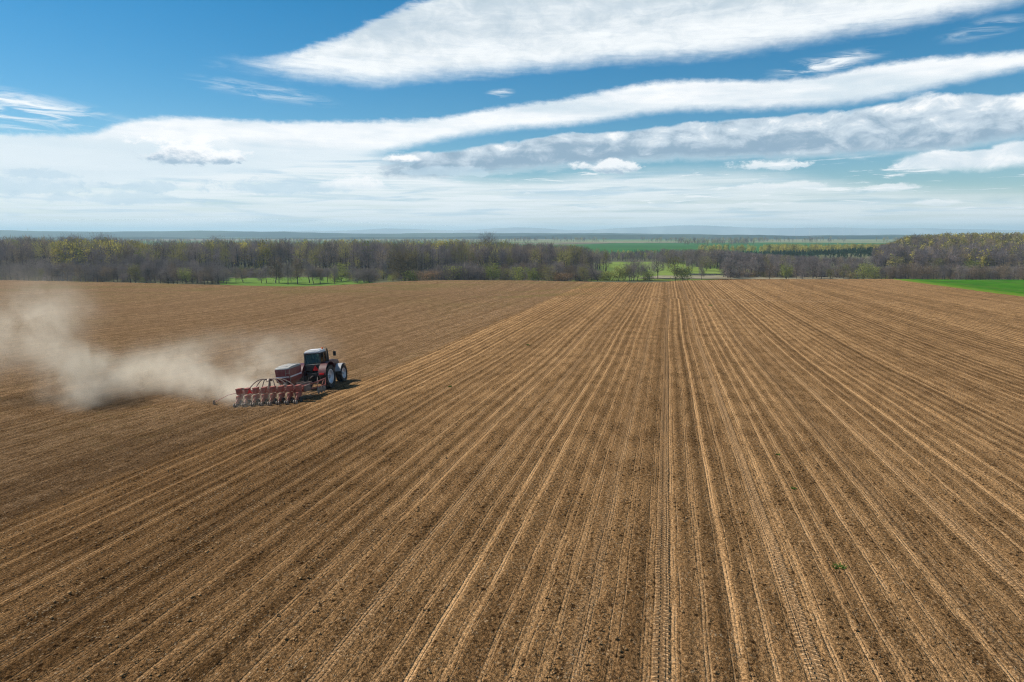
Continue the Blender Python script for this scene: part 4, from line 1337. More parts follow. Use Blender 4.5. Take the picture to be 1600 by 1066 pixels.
def build_woods():
    rng = np.random.default_rng(77)
    recs = []
    # left and middle wood
    tops = ([-60, 0, 60, 120, 170, 185, 240, 320, 400, 480, 560, 640, 760, 800, 860, 900, 950], [367, 367, 367, 366, 367, 374, 378, 374, 371, 369, 371, 374, 375, 378, 380, 383, 390])
    px, D, x, y = scatter(rng, -80, 950, 415, 640, 2500)
    front = 415 + 25 * np.sin(px * 0.02) + np.interp(px, [0, 300, 340, 520, 600, 950], [0, 0, 40, 40, 10, 20])
    ywig = rng.normal(0, 1, len(px))
    for i in range(len(px)):
        if D[i] < front[i]: continue
        if px[i] > 900 and D[i] > 600 - (px[i] - 900) * 2.4: continue
        yt = np.interp(px[i], *tops)
        hmax = HC - (yt - 365) / F * D[i] - tz(x[i], y[i])
        h = min(hmax * rng.uniform(0.76, 1.05), rng.uniform(14, 21.5))
        if h < 6: continue
        tint = rng.choice(['grey', 'purple', 'brown', 'olive'], p=[0.34, 0.24, 0.24, 0.18])
        kind = 'bare'
        # drifts of yellow catkins
        for (cx_, cd, rx_, rd, pr) in ((140, 480, 60, 45, 0.75), (190, 500, 35, 40, 0.7), (500, 615, 60, 30, 0.5), (555, 615, 35, 28, 0.7), (665, 620, 55, 28, 0.75), (735, 570, 65, 50, 0.75), (775, 540, 25, 40, 0.6), (350, 560, 35, 40, 0.5), (390, 500, 25, 30, .5), (240, 540, 40, 40, .35)):
            if abs(px[i] - cx_) < rx_ and abs(D[i] - cd) < rd and rng.random() < pr:
                tint, kind = ('yellow' if rng.random() < 0.65 else 'olive'), 'leaf'
        if rng.random() < 0.025: tint, kind = 'lime', 'leaf'
        recs.append((x[i], y[i], h, kind, tint))
    for x0_, x1_, D0_, D1_, n_ in ((-60, 345, 366, 425, 420), (540, 935, 372, 425, 380), (345, 540, 405, 440, 110)):
        px, D, x, y = scatter(rng, x0_, x1_, D0_, D1_, n_)
        for i in range(len(px)):
            recs.append((x[i], y[i], rng.uniform(2.5, 5.5), 'brush', rng.choice(['grey', 'brown', 'olive', 'purple', 'lime'], p=[0.30, 0.25, 0.18, 0.17, 0.10])))
    wood('woodland', 'dense grey leafless wood with yellow flecks filling the left half behind the field', recs, 1)

    # middle strip behind the meadow gap
    recs = []
    px, D, x, y = scatter(rng, 935, 1160, 640, 740, 420)
    for i in range(len(px)):
        tint = rng.choice(['grey', 'purple', 'brown', 'lime'], p=[0.4, 0.25, 0.2, 0.15])
        recs.append((x[i], y[i], rng.uniform(5.5, 9), 'leaf' if tint == 'lime' else 'bare', tint))
    px, D, x, y = scatter(rng, 925, 1080, 740, 860, 260)
    for i in range(len(px)):
        if rng.random() < 0.3: recs.append((x[i], y[i], rng.uniform(4, 8), 'leaf', rng.choice(['yellow', 'lime', 'olive'])))
        elif px[i] > 985: recs.append((x[i], y[i], rng.uniform(4, 7), 'conifer', 'conifer'))
    # right part: bare wood in front, plantation of conifers, then yellow larch band
    px, D, x, y = scatter(rng, 1035, 1420, 470, 640, 1050)
    for i in range(len(px)):
        fr = np.interp(px[i], [1035, 1090, 1130, 1200, 1420], [600, 520, 475, 450, 440])
        bk = np.interp(px[i], [1035, 1150, 1230, 1300, 1420], [760, 700, 600, 540, 560])
        if D[i] < fr or D[i] > bk: continue
        tint = rng.choice(['grey', 'purple', 'brown', 'olive'], p=[0.4, 0.36, 0.16, 0.08])
        yt = np.interp(px[i], [1035, 1130, 1200, 1300, 1420], [389, 391, 397, 401, 400]) + rng.uniform(-1.5, 3)
        h = HC - (yt - 365) / F * D[i] - tz(x[i], y[i])
        if h < 4.5: continue
        recs.append((x[i], y[i], min(h, 15), 'bare', tint))
    px, D, x, y = scatter(rng, 1135, 1420, 392, 450, 420)
    for i in range(len(px)):
        recs.append((x[i], y[i], rng.uniform(2.0, 4.8), 'brush', rng.choice(['grey', 'brown', 'olive', 'purple', 'lime'], p=[0.30, 0.25, 0.18, 0.17, 0.10])))
    wood('woodland', 'leafless wood behind the meadow gap and the pond', recs, 2)
    recs = []
    px, D, x, y = scatter(rng, 1060, 1420, 600, 820, 900)
    for i in range(len(px)):
        if px[i] < 1220 and D[i] < 660: continue
        recs.append((x[i], y[i], rng.uniform(5.0, 6.6), 'conifer', 'conifer'))
    wood('plantation', 'dark green young conifer plantation below the yellow larch band', recs, 3)
    recs = []
    px, D, x, y = scatter(rng, 1090, 1425, 830, 930, 620)
    for i in range(len(px)):
        if px[i] < 1200 and rng.random() < 0.6: continue
        recs.append((x[i], y[i], rng.uniform(9.5, 13), 'leaf', 'yellow' if rng.random() < 0.85 else 'lime'))
    wood('larch_band', 'band of fresh yellow trees in front of the far green field', recs, 4)

    # right wooded hill
    recs = []
    tops = ([1360, 1400, 1420, 1440, 1500, 1560, 1660], [388, 376, 366, 364, 362, 363, 362])
    px, D, x, y = scatter(rng, 1370, 1680, 425, 690, 1500)
    for i in range(len(px)):
        yt = np.interp(px[i], *tops)
        hmax = HC - (yt - 365) / F * D[i] - tz(x[i], y[i])
        h = min(hmax * rng.uniform(0.9, 1.02), rng.uniform(11, 17))
        if h < 4: continue
        py = (D[i] - 425) / 265
        if rng.random() < np.interp(py, [0, 0.25, 0.55, 1], [0.08, 0.20, 0.60, 0.80]) * np.interp(px[i], [1370, 1450, 1500, 1680], [0.4, 0.6, 1, 1.1]):
            recs.append((x[i], y[i], h, 'leaf', 'yellow' if rng.random() < 0.45 else 'olive'))
        else:
            recs.append((x[i], y[i], h, 'bare', rng.choice(['grey', 'purple', 'brown'], p=[0.4, 0.35, 0.25])))
    px, D, x, y = scatter(rng, 1380, 1680, 380, 430, 420)
    for i in range(len(px)):
        recs.append((x[i], y[i], rng.uniform(2.5, 5.5), 'brush', rng.choice(['grey', 'brown', 'olive', 'purple', 'lime'], p=[0.30, 0.25, 0.18, 0.17, 0.10])))
    wood('woodland', 'wooded hill with olive and yellow crowns on the right skyline', recs, 5)

    # hedgerows and clumps far out on the plain
    recs = []
    px, D, x, y = scatter(rng, 800, 1450, 1900, 2600, 700)
    for i in range(len(px)):
        d = (np.sin(px[i] * 0.05) + np.sin(px[i] * 0.017 + 1.0)) > rng.uniform(-1.6, 1.2)
        if not d: continue
        recs.append((x[i], y[i], rng.uniform(9, 17), 'bare', rng.choice(['grey', 'brown', 'olive'])))
    px, D, x, y = scatter(rng, 1060, 1180, 1500, 1900, 120)
    for i in range(len(px)):
        recs.append((x[i], y[i], rng.uniform(9, 15), 'bare' if rng.random() < 0.7 else 'leaf', rng.choice(['brown', 'olive', 'grey'])))
    px, D, x, y = scatter(rng, 150, 800, 900, 2200, 900)
    for i in range(len(px)):
        recs.append((x[i], y[i], rng.uniform(8, 14), 'bare', rng.choice(['grey', 'brown', 'olive'])))
    wood('distant_trees', 'hazy tree lines on the plain below the blue ridge', recs, 6)


build_woods()

#@@MB
# ---------------------------------------------------------------- machine helpers
class MB:
    """collects bevelled boxes, tubes and lathes into one mesh"""
    def __init__(s):
        s.bm = bmesh.new()

    def box(s, c, d, bev=0.02, taper=None, rot=None):
        """c centre, d full size; taper=(sx, sy) scales the top face"""
        b2 = bmesh.new()
        bmesh.ops.create_cube(b2, size=1.0)
        for v in b2.verts:
            if taper and v.co.z > 0:
                v.co.x *= taper[0]; v.co.y *= taper[1]
            v.co = Vector((v.co.x * d[0], v.co.y * d[1], v.co.z * d[2]))
        if bev:
            bmesh.ops.bevel(b2, geom=b2.edges[:], offset=min(bev, min(d) * 0.4), segments=2, affect='EDGES', profile=0.6)
        M = Matrix.Translation(c) @ (rot.to_4x4() if rot is not None else Matrix())
        s._add(b2, M)
        return s

    def prism(s, prof, x0, x1, bev=0.02):
        """profile [(y, z)] extruded from x0 to x1"""
        b2 = bmesh.new()
        a = [b2.verts.new((x0, p[0], p[1])) for p in prof]
        b = [b2.verts.new((x1, p[0], p[1])) for p in prof]
        b2.faces.new(a); b2.faces.new(b[::-1])
        n = len(prof)
        for i in range(n):
            b2.faces.new((a[i], b[i], b[(i + 1) % n], a[(i + 1) % n]))
        bmesh.ops.recalc_face_normals(b2, faces=b2.faces[:])
        if bev:
            bmesh.ops.bevel(b2, geom=b2.edges[:], offset=bev, segments=2, affect='EDGES', profile=0.6)
        s._add(b2, Matrix())
        return s

    def tube(s, pts, r, sides=8, closed=False):
        b2 = bmesh.new()
        rr = r if hasattr(r, '__len__') else [r] * len(pts)
        v, f = tube_np(pts, rr, sides)
        vs = [b2.verts.new(p) for p in v]
        for t in f: b2.faces.new([vs[i] for i in t])
        b2.faces.new(vs[:sides][::-1]); b2.faces.new(vs[-sides:])
        s._add(b2, Matrix())
        return s

    def lathe(s, prof, c, axis='X', seg=40, tread=0):
        """profile [(radius, offset along axis)], closed loop, spun about axis through c"""
        b2 = bmesh.new()
        n = len(prof)
        rings = []
        for k in range(seg):
            a = 2 * math.pi * k / seg
            ring = []
            for (r, o) in prof:
                p = (o, r * math.cos(a), r * math.sin(a)) if axis == 'X' else ((r * math.cos(a), o, r * math.sin(a)) if axis == 'Y' else (r * math.cos(a), r * math.sin(a), o))
                ring.append(b2.verts.new(p))
            rings.append(ring)
        for k in range(seg):
            a, b = rings[k], rings[(k + 1) % seg]
            for i in range(n):
                b2.faces.new((a[i], a[(i + 1) % n], b[(i + 1) % n], b[i]))
        bmesh.ops.recalc_face_normals(b2, faces=b2.faces[:])
        s._add(b2, Matrix.Translation(c))
        return s

    def _add(s, b2, M):
        b2.transform(M)
        me = bpy.data.meshes.new('tmp')
        b2.to_mesh(me)
        b2.free()
        s.bm.from_mesh(me)
        bpy.data.meshes.remove(me)

    def build(s, name, mat, parent, smooth=True):
        me = bpy.data.meshes.new(name)
        s.bm.to_mesh(me)
        s.bm.free()
        if smooth:
            for p in me.polygons: p.use_smooth = True
            try: me.set_sharp_from_angle(angle=R(35))
            except Exception: pass
        return link(name, me, mat, parent)


M_RED = simple_mat('red_paint', (0.075, 0.006, 0.009), 0.45, coat=0.08, dust=0.16)
M_DRED = simple_mat('dusty_red_paint', (0.300, 0.068, 0.044), 0.6, dust=0.40, scale=9)
M_HRED = simple_mat('hopper_red_paint', (0.185, 0.016, 0.020), 0.4, coat=0.2, dust=0.22)
M_DARK = simple_mat('dark_frame', (0.014, 0.014, 0.015), 0.6, dust=0.10)
M_STEEL = simple_mat('dusty_steel', (0.22, 0.18, 0.15), 0.55, metal=0.4, dust=0.5)
M_RUB = simple_mat('tyre_rubber', (0.018, 0.017, 0.016), 0.9, dust=0.30)
M_RIM = simple_mat('rim_paint', (0.62, 0.63, 0.66), 0.35, metal=0.3, dust=0.12)
M_WHITE = simple_mat('roof_paint', (0.62, 0.60, 0.58), 0.4, dust=0.10)
M_TARP = simple_mat('tarp', (0.42, 0.41, 0.38), 0.7, dust=0.35)
M_GREY = simple_mat('grey_plastic', (0.34, 0.34, 0.35), 0.5, dust=0.2)
M_STRIPE = simple_mat('white_stripe', (0.66, 0.60, 0.60), 0.5, dust=0.2)
M_SIGN = simple_mat('reflector_red', (0.80, 0.010, 0.012), 0.4, var=0.05)
M_LAMP = simple_mat('lamp_orange', (0.75, 0.14, 0.02), 0.2, var=0.05)
M_HOSE = simple_mat('dusty_hose', (0.15, 0.10, 0.08), 0.7, dust=0.5)


def glass_material():
    m, t, out = new_mat('tinted_glass')
    tr = t.new('ShaderNodeBsdfTransparent')
    tr.inputs['Color'].default_value = (0.42, 0.52, 0.50, 1)
    gl = t.new('ShaderNodeBsdfGlossy')
    gl.inputs['Roughness'].default_value = 0.03
    fr = t.new('ShaderNodeFresnel')
    fr.inputs['IOR'].default_value = 1.5
    mx = t.new('ShaderNodeMixShader')
    t.l.new(fr.outputs[0], mx.inputs[0])
    t.l.new(tr.outputs[0], mx.inputs[1])
    t.l.new(gl.outputs[0], mx.inputs[2])
    t.l.new(mx.outputs[0], out.inputs['Surface'])
    return m


GLASS = glass_material()


def make_wheel(parent, x, y, r, w, side):
    """tyre with lugs > rim > hub; side +1 right, -1 left"""
    b = MB()
    ri = r * 0.60
    b.lathe([(ri, -w * .42), (r * .80, -w * .52), (r * .93, -w * .50), (r * .965, -w * .30), (r * .97, 0), (r * .965, w * .30), (r * .93, w * .50), (r * .80, w * .52), (ri, w * .42)], (x, y, r), 'X', 44)
    n = int(r * 20)
    for k in range(n):
        for s in (-1, 1):
            a = 2 * math.pi * (k + (0.5 if s > 0 else 0)) / n
            rot = Matrix.Rotation(a, 3, 'X') @ Matrix.Rotation(s * 0.55, 3, 'Z')
            c = Vector((x + s * w * 0.24, y, r)) + Matrix.Rotation(a, 3, 'X') @ Vector((0, 0, r * 0.965))
            b.box(c, (w * .54, 0.055, r * 0.07), 0.008, rot=rot)
    o = b.build('wheel', M_RUB, parent)
    q = MB()
    f = side
    q.lathe([(ri * 1.0, -w * .40), (ri * 1.03, f * w * .43), (ri * .92, f * w * .44), (ri * .86, f * w * .22), (ri * .52, f * w * .10), (ri * .30, f * w * .20), (0.02, f * w * .20), (0.02, -f * w * .05), (ri * .8, -f * w * .05)], (x, y, r), 'X', 36)
    rim = q.build('rim', M_RIM, o)
    h = MB()
    h.lathe([(ri * .27, f * w * .18), (ri * .25, f * w * .32), (ri * .12, f * w * .36), (0.01, f * w * .36), (0.01, f * w * .15)], (x, y, r), 'X', 20)
    for k in range(8):
        a = 2 * math.pi * k / 8
        h.box((x + f * w * .14, y + ri * .40 * math.cos(a), r + ri * .40 * math.sin(a)), (0.05, 0.045, 0.045), 0.008)
    h.build('hub', M_GREY, rim)
    return o


def arc_shell(x0, x1, cy, cz, r, a0, a1, th=0.035, n=14):
    """mudguard: thick arc shell about the X axis"""
    b2 = bmesh.new()
    rows = []
    for k in range(n + 1):
        a = a0 + (a1 - a0) * k / n
        rows.append([b2.verts.new((x, cy + rr * math.cos(a), cz + rr * math.sin(a))) for (x, rr) in ((x0, r), (x1, r), (x1, r + th), (x0, r + th))])
    for k in range(n):
        for i in range(4):
            b2.faces.new((rows[k][i], rows[k][(i + 1) % 4], rows[k + 1][(i + 1) % 4], rows[k + 1][i]))
    b2.faces.new(rows[0]); b2.faces.new(rows[-1][::-1])
    bmesh.ops.recalc_face_normals(b2, faces=b2.faces[:])
    return b2


def build_tractor(loc, rot):
    T = thing('tractor', 'dark red tractor with white cab roof pulling the seed drill', 'tractor', loc, rot)
    # chassis
    b = MB()
    b.box((0, 1.45, 0.88), (0.62, 4.1, 0.50), 0.05)
    b.box((0, 0.0, 0.92), (1.35, 0.42, 0.36), 0.08)
    b.box((0, 2.85, 0.66), (1.5, 0.22, 0.22), 0.05)
    b.box((0, -0.35, 0.95), (0.8, 0.5, 0.75), 0.06)
    b.box((0.62, 0.95, 0.95), (0.45, 1.0, 0.55), 0.06)
    b.box((-0.62, 0.95, 0.95), (0.45, 1.0, 0.55), 0.06)
    b.build('chassis', M_DARK, T)
    # bonnet
    b = MB()
    b.prism([(1.0, 1.08), (3.70, 1.02), (3.86, 1.15), (3.84, 1.58), (3.60, 1.80), (2.6, 1.97), (1.0, 2.05)], -0.43, 0.43, 0.07)
    hood = b.build('bonnet', M_RED, T)
    g = MB()
    for k in range(6):
        g.box((0, 3.865, 1.16 + 0.065 * k), (0.62, 0.03, 0.035), 0.008)
    for s in (-1, 1):
        for k in range(5):
            g.box((s * 0.437, 2.4 + 0.18 * k, 1.42), (0.02, 0.10, 0.30), 0.004)
    g.build('grille', M_DARK, hood)
    for s in (-1, 1):
        MB().lathe([(0.10, 0), (0.10, 0.05), (0.01, 0.06), (0.01, 0)], (s * 0.26, 3.84, 1.55), 'Y', 16).build('headlight', M_GREY, hood)
    # cab
    zr = 2.80
    P = {'rl': ((-0.64, -0.40, 1.95), (-0.60, -0.28, zr)), 'rr': ((0.64, -0.40, 1.95), (0.60, -0.28, zr)),
         'ml': ((-0.66, 0.25, 1.15), (-0.62, 0.26, zr)), 'mr': ((0.66, 0.25, 1.15), (0.62, 0.26, zr)),
         'fl': ((-0.54, 1.02, 1.15), (-0.58, 0.88, zr)), 'fr': ((0.54, 1.02, 1.15), (0.58, 0.88, zr))}
    b = MB()
    for k, (p, q) in P.items():
        b.tube([p, q], 0.055, 8)
    b.tube([P['rl'][1], P['rr'][1]], 0.05, 8)
    b.tube([P['rl'][0], P['rr'][0]], 0.06, 8)
    b.tube([P['fl'][1], P['fr'][1]], 0.05, 8)
    b.tube([P['rl'][1], P['ml'][1], P['fl'][1]], 0.05, 8)
    b.tube([P['rr'][1], P['mr'][1], P['fr'][1]], 0.05, 8)
    b.box((0, 0.33, 1.27), (1.28, 1.45, 0.14), 0.03)
    b.box((0, 0.98, 1.42), (1.05, 0.12, 0.5), 0.04)
    cab_o = b.build('cab_frame', M_DARK, T)
    MB().box((0, -0.38, 1.72), (1.30, 0.16, 0.50), 0.05).build('rear_panel', M_DARK, T)

    def pane(name, quad, par):
        b2 = bmesh.new()
        q = [Vector(p) for p in quad]
        nrm = (q[1] - q[0]).cross(q[3] - q[0]).normalized() * 0.006
        a = [b2.verts.new(p - nrm) for p in q]
        c = [b2.verts.new(p + nrm) for p in q]
        b2.faces.new(a[::-1]); b2.faces.new(c)
        for i in range(4): b2.faces.new((a[i], a[(i + 1) % 4], c[(i + 1) % 4], c[i]))
        bmesh.ops.recalc_face_normals(b2, faces=b2.faces[:])
        me = bpy.data.meshes.new(name)
        b2.to_mesh(me); b2.free()
        return link(name, me, GLASS, par)

    pane('window', [P['rl'][0], P['rr'][0], P['rr'][1], P['rl'][1]], T)
    for a, c in (('rl', 'ml'), ('rr', 'mr')):
        pane('window', [P[a][0], (P[c][0][0], P[c][0][1], 1.95), P[c][1], P[a][1]], T)
    for a, c in (('ml', 'fl'), ('mr', 'fr')):
        pane('window', [P[a][0], P[c][0], P[c][1], P[a][1]], T)
    pane('windscreen', [(P['fl'][0][0], 0.98, 1.68), (P['fr'][0][0], 0.98, 1.68), P['fr'][1], P['fl'][1]], T)
    b = MB()
    b.box((0, 0.29, 2.93), (1.30, 1.28, 0.20), 0.08, taper=(0.93, 0.93))
    b.box((0, 0.25, 3.045), (0.95, 0.95, 0.06), 0.03)
    roof = b.build('roof', M_WHITE, T)
    for s in (-1, 1):
        MB().box((s * 0.48, -0.43, 2.88), (0.22, 0.06, 0.10), 0.02).build('work_light', M_GREY, roof)
    MB().lathe([(0.06, 0), (0.065, 0.12), (0.03, 0.17), (0.005, 0.17), (0.005, 0)], (0.50, 0.55, 3.02), 'Z', 14).build('beacon', M_LAMP, roof)
    # seat and wheel inside
    b = MB()
    b.box((0, 0.18, 1.72), (0.5, 0.5, 0.16), 0.05)
    b.box((0, -0.08, 2.08), (0.46, 0.12, 0.60), 0.05)
    b.box((0, 0.18, 1.50), (0.3, 0.3, 0.32), 0.03)
    b.build('seat', M_DARK, T)
    b = MB()
    ring = [(0.19 * math.cos(a), 0.72 + 0.10 * math.sin(a), 1.98 + 0.16 * math.sin(a)) for a in np.linspace(0, 2 * math.pi, 25)]
    b.tube(ring, 0.016, 6)
    b.tube([(0, 0.72, 1.98), (0, 0.95, 1.6)], 0.03, 6)
    b.tube([(-0.19, 0.72, 1.98), (0.19, 0.72, 1.98)], 0.014, 6)
    b.build('steering_wheel', M_DARK, T)
    # wheels
    for s in (-1, 1):
        make_wheel(T, s * 0.93, 0.0, 0.92, 0.60, s)
        make_wheel(T, s * 0.92, 2.85, 0.71, 0.50, s)
    # mudguards
    for s in (-1, 1):
        bb = MB()
        x0, x1 = sorted((s * 0.66, s * 1.24))
        bb._add(arc_shell(x0, x1, 0.0, 0.95, 1.12, R(28), R(168)), Matrix())
        xi, xj = sorted((s * 0.64, s * 0.69))
        pr = [(1.13 * math.cos(a), 0.95 + 1.13 * math.sin(a)) for a in np.linspace(R(28), R(168), 12)]
        bb.prism(pr + [(-0.6, 1.15), (0.5, 1.15)], xi, xj, 0.0)
        fe = bb.build('mudguard', M_RED, T)
        MB().box((s * 0.95, -1.12, 1.30), (0.34, 0.07, 0.14), 0.02).build('tail_light', M_SIGN, fe)
        bb = MB()
        x0, x1 = sorted((s * 0.68, s * 1.16))
        bb._add(arc_shell(x0, x1, 2.85, 0.71, 0.80, R(50), R(160)), Matrix())
        bb.build('front_mudguard', M_GREY, T)
    # exhaust and mirrors
    b = MB()
    b.tube([(0.66, 1.05, 1.5), (0.66, 1.05, 2.55), (0.66, 1.05, 2.9), (0.68, 0.97, 3.02)], [0.085, 0.085, 0.055, 0.05], 12)
    b.build('exhaust', M_DARK, T)
    for s in (-1, 1):
        b = MB()
        b.tube([(s * 0.58, 0.90, 2.76), (s * 1.15, 1.12, 2.86), (s * 1.20, 1.12, 2.72)], 0.018, 6)
        b.box((s * 1.22, 1.12, 2.56), (0.24, 0.06, 0.36), 0.03)
        b.build('mirror', M_DARK, T)
    # warning triangle
    b = MB()
    t2 = bmesh.new()
    a = [t2.verts.new((x, -0.50, z)) for x, z in ((-0.02, 1.50), (0.46, 1.50), (0.22, 1.92))]
    c = [t2.verts.new((x, -0.47, z)) for x, z in ((-0.02, 1.50), (0.46, 1.50), (0.22, 1.92))]
    t2.faces.new(a); t2.faces.new(c[::-1])
    for i in range(3): t2.faces.new((a[i], c[i], c[(i + 1) % 3], a[(i + 1) % 3]))
    bmesh.ops.recalc_face_normals(t2, faces=t2.faces[:])
    b._add(t2, Matrix())
    b.build('warning_triangle', M_SIGN, T, smooth=False)
    # hitch
    b = MB()
    for s in (-1, 1):
        b.tube([(s * 0.35, -0.3, 0.7), (s * 0.42, -1.15, 0.55)], 0.05, 8)
        b.tube([(s * 0.32, -0.35, 1.35), (s * 0.40, -0.85, 0.62)], 0.035, 8)
    b.tube([(0, -0.35, 1.15), (0, -1.15, 1.05)], 0.045, 8)
    b.box((0, -0.75, 0.55), (0.16, 0.8, 0.12), 0.02)
    b.build('hitch', M_STEEL, T)
    return T


def build_drill(loc, rot):
    S = thing('seed_drill', 'dusty red trailed seed drill with eight row units and a hopper behind the tractor', 'seed drill', loc, rot)
    # frame
    b = MB()
    b.box((0, 0.45, 0.82), (5.0, 0.16, 0.16), 0.02)
    b.box((0, 0.95, 0.80), (3.2, 0.14, 0.14), 0.02)
    for s in (-1, 1):
        b.tube([(s * 0.9, 0.45, 0.82), (s * 0.75, 1.9, 0.82), (0.9 + s * 0.35, 4.0, 0.72), (0.95, 4.55, 0.62)], 0.075, 8)
        b.box((s * 1.5, 0.7, 0.81), (0.10, 0.5, 0.12), 0.02)
        b.box((s * 2.50, 0.48, 0.85), (0.10, 0.9, 0.45), 0.03)
    b.box((0, 2.7, 0.86), (1.1, 0.12, 0.14), 0.02)
    b.box((0, 1.4, 0.86), (1.6, 0.12, 0.14), 0.02)
    b.build('frame', M_HOSE, S)
    # hopper with sloped lower half, roof-shaped cover and white stripe
    HX, HY = 0.62, 1.75
    b = MB()
    b2 = bmesh.new()
    secs = [(0.98, 0.52, 1.00), (1.32, 1.04, 1.96), (2.22, 1.08, 2.02)]
    rings = []
    for z, wx, wy in secs:
        rings.append([b2.verts.new((HX + sx * wx / 2, HY + sy * wy / 2, z)) for sx, sy in ((-1, -1), (1, -1), (1, 1), (-1, 1))])
    for k in range(2):
        for i in range(4): b2.faces.new((rings[k][i], rings[k][(i + 1) % 4], rings[k + 1][(i + 1) % 4], rings[k + 1][i]))
    b2.faces.new(rings[0][::-1]); b2.faces.new(rings[-1])
    # gables
    bmesh.ops.recalc_face_normals(b2, faces=b2.faces[:])
    bmesh.ops.bevel(b2, geom=b2.edges[:], offset=0.03, segments=2, affect='EDGES', profile=0.6)
    b._add(b2, Matrix())
    for s in (-1, 1):
        b.box((HX + s * 0.2, HY - 0.45, 0.92), (0.08, 0.08, 0.30), 0.01)
        b.box((HX + s * 0.2, HY + 0.45, 0.92), (0.08, 0.08, 0.30), 0.01)
        b.box((HX + s * 0.50, HY, 2.16), (0.09, 2.04, 0.06), 0.015)
    hop = b.build('hopper', M_HRED, S)
    b = MB()
    b.prism([(HY - 1.05, 2.225), (HY + 1.05, 2.225), (HY + 1.00, 2.34), (HY + 0.5, 2.40), (HY - 0.5, 2.40), (HY - 1.00, 2.34)], HX - 0.53, HX + 0.53, 0.05)
    for k in range(5):
        b.tube([(HX - 0.54, HY - 0.84 + 0.42 * k, 2.26), (HX - 0.4, HY - 0.84 + 0.42 * k, 2.405), (HX + 0.4, HY - 0.84 + 0.42 * k, 2.405), (HX + 0.54, HY - 0.84 + 0.42 * k, 2.26)], 0.02, 6)
    b.build('cover', M_TARP, hop)
    b = MB()
    b.box((HX, HY - 1.005, 1.66), (0.98, 0.02, 0.10), 0.004)
    for s in (-1, 1): b.box((HX + s * 0.535, HY, 1.66), (0.02, 1.94, 0.10), 0.004)
    b.build('stripe', M_STRIPE, hop)
    b = MB()
    b.tube([(HX + 0.3, HY - 1.12, 0.6), (HX + 0.3, HY - 1.10, 2.2)], 0.02, 6)
    b.tube([(HX + 0.62, HY - 1.12, 0.6), (HX + 0.62, HY - 1.10, 2.2)], 0.02, 6)
    for k in range(5): b.tube([(HX + 0.3, HY - 1.11, 0.75 + 0.3 * k), (HX + 0.62, HY - 1.11, 0.75 + 0.3 * k)], 0.016, 6)
    # fan and carrying wheels
    b.build('ladder', M_STEEL, S)
    b = MB()
    b.lathe([(0.16, -0.16), (0.33, -0.15), (0.36, 0.0), (0.33, 0.15), (0.16, 0.16)], (0.75, 0.98, 1.02), 'X', 24)
    b.box((0.75, 1.2, 0.86), (0.3, 0.4, 0.2), 0.03)
    b.build('fan', M_STEEL, S)
    for s in (-1, 1):
        make_small_wheel(S, s * 1.25, 1.55, 0.42, 0.26, 'carrying_wheel')
    # distributor tower and hoses arching down to the row units
    b = MB()
    b.tube([(-0.35, 0.62, 0.85), (-0.35, 0.62, 1.52)], 0.07, 10)
    b.lathe([(0.02, 0.0), (0.20, 0.0), (0.22, 0.08), (0.12, 0.16), (0.02, 0.18)], (-0.35, 0.62, 1.48), 'Z', 18)
    b.build('distributor', M_STEEL, S)
    xs = [-2.205 + 0.63 * k for k in range(8)]
    for k, x in enumerate(xs):
        p0 = Vector((-0.35 + 0.12 * math.copysign(1, x + .35), 0.57, 1.55))
        p3 = Vector((x * 0.82, 0.15, 0.95))
        p1 = p0 + Vector(((x + .35) * 0.25, -0.1, 0.32))
        p2 = p3 + Vector((-(x + .35) * 0.18, 0.25, 0.50))
        pts = []
        for t in np.linspace(0, 1, 12):
            pts.append(tuple(p0 * (1 - t) ** 3 + p1 * 3 * t * (1 - t) ** 2 + p2 * 3 * t * t * (1 - t) + p3 * t ** 3))
        MB().tube(pts, 0.036, 7).build('hose', M_HOSE, S)
    # row units
    first = None
    for k, x in enumerate(xs):
        if first is None:
            first = make_row_unit(S, 0.0)
            first.location.x = x
        else:
            o = first.copy(); COL.objects.link(o); o.parent = S; o.location.x = x
            for ch in first.children:
                c = ch.copy(); COL.objects.link(c); c.parent = o
    # red warning triangle at the rear
    b = MB()
    t2 = bmesh.new()
    tx = -1.12
    A = [t2.verts.new((tx + x, -0.86, z)) for x, z in ((-0.19, 0.92), (0.19, 0.92), (0.0, 1.24))]
    C = [t2.verts.new((tx + x, -0.83, z)) for x, z in ((-0.19, 0.92), (0.19, 0.92), (0.0, 1.24))]
    t2.faces.new(A); t2.faces.new(C[::-1])
    for i in range(3): t2.faces.new((A[i], C[i], C[(i + 1) % 3], A[(i + 1) % 3]))
    bmesh.ops.recalc_face_normals(t2, faces=t2.faces[:])
    b._add(t2, Matrix())
    b.tube([(tx, -0.82, 0.95), (tx, -0.2, 0.85)], 0.02, 6)
    b.build('warning_triangle', M_SIGN, S, smooth=False)
    # row markers: left arm swung out, right arm folded forward
    b = MB()
    b.tube([(-2.5, 0.5, 0.85), (-3.6, 0.55, 0.66), (-4.7, 0.55, 0.20)], [0.035, 0.028, 0.022], 8)
    mk = b.build('marker_arm', M_DRED, S)
    MB().lathe([(0.02, -0.015), (0.17, -0.01), (0.18, 0.0), (0.17, 0.01), (0.02, 0.015)], (-4.72, 0.55, 0.17), 'X', 22).build('marker_disc', M_STEEL, mk)
    b = MB()
    b.tube([(2.1, 0.6, 1.02), (2.35, 2.6, 0.92), (2.45, 3.9, 0.95)], 0.05, 8)
    b.tube([(2.1, 0.6, 0.62), (2.35, 2.6, 0.52), (2.50, 3.7, 0.50)], 0.045, 8)
    b.tube([(2.45, 3.9, 0.95), (2.50, 3.6, 0.40)], 0.04, 8)
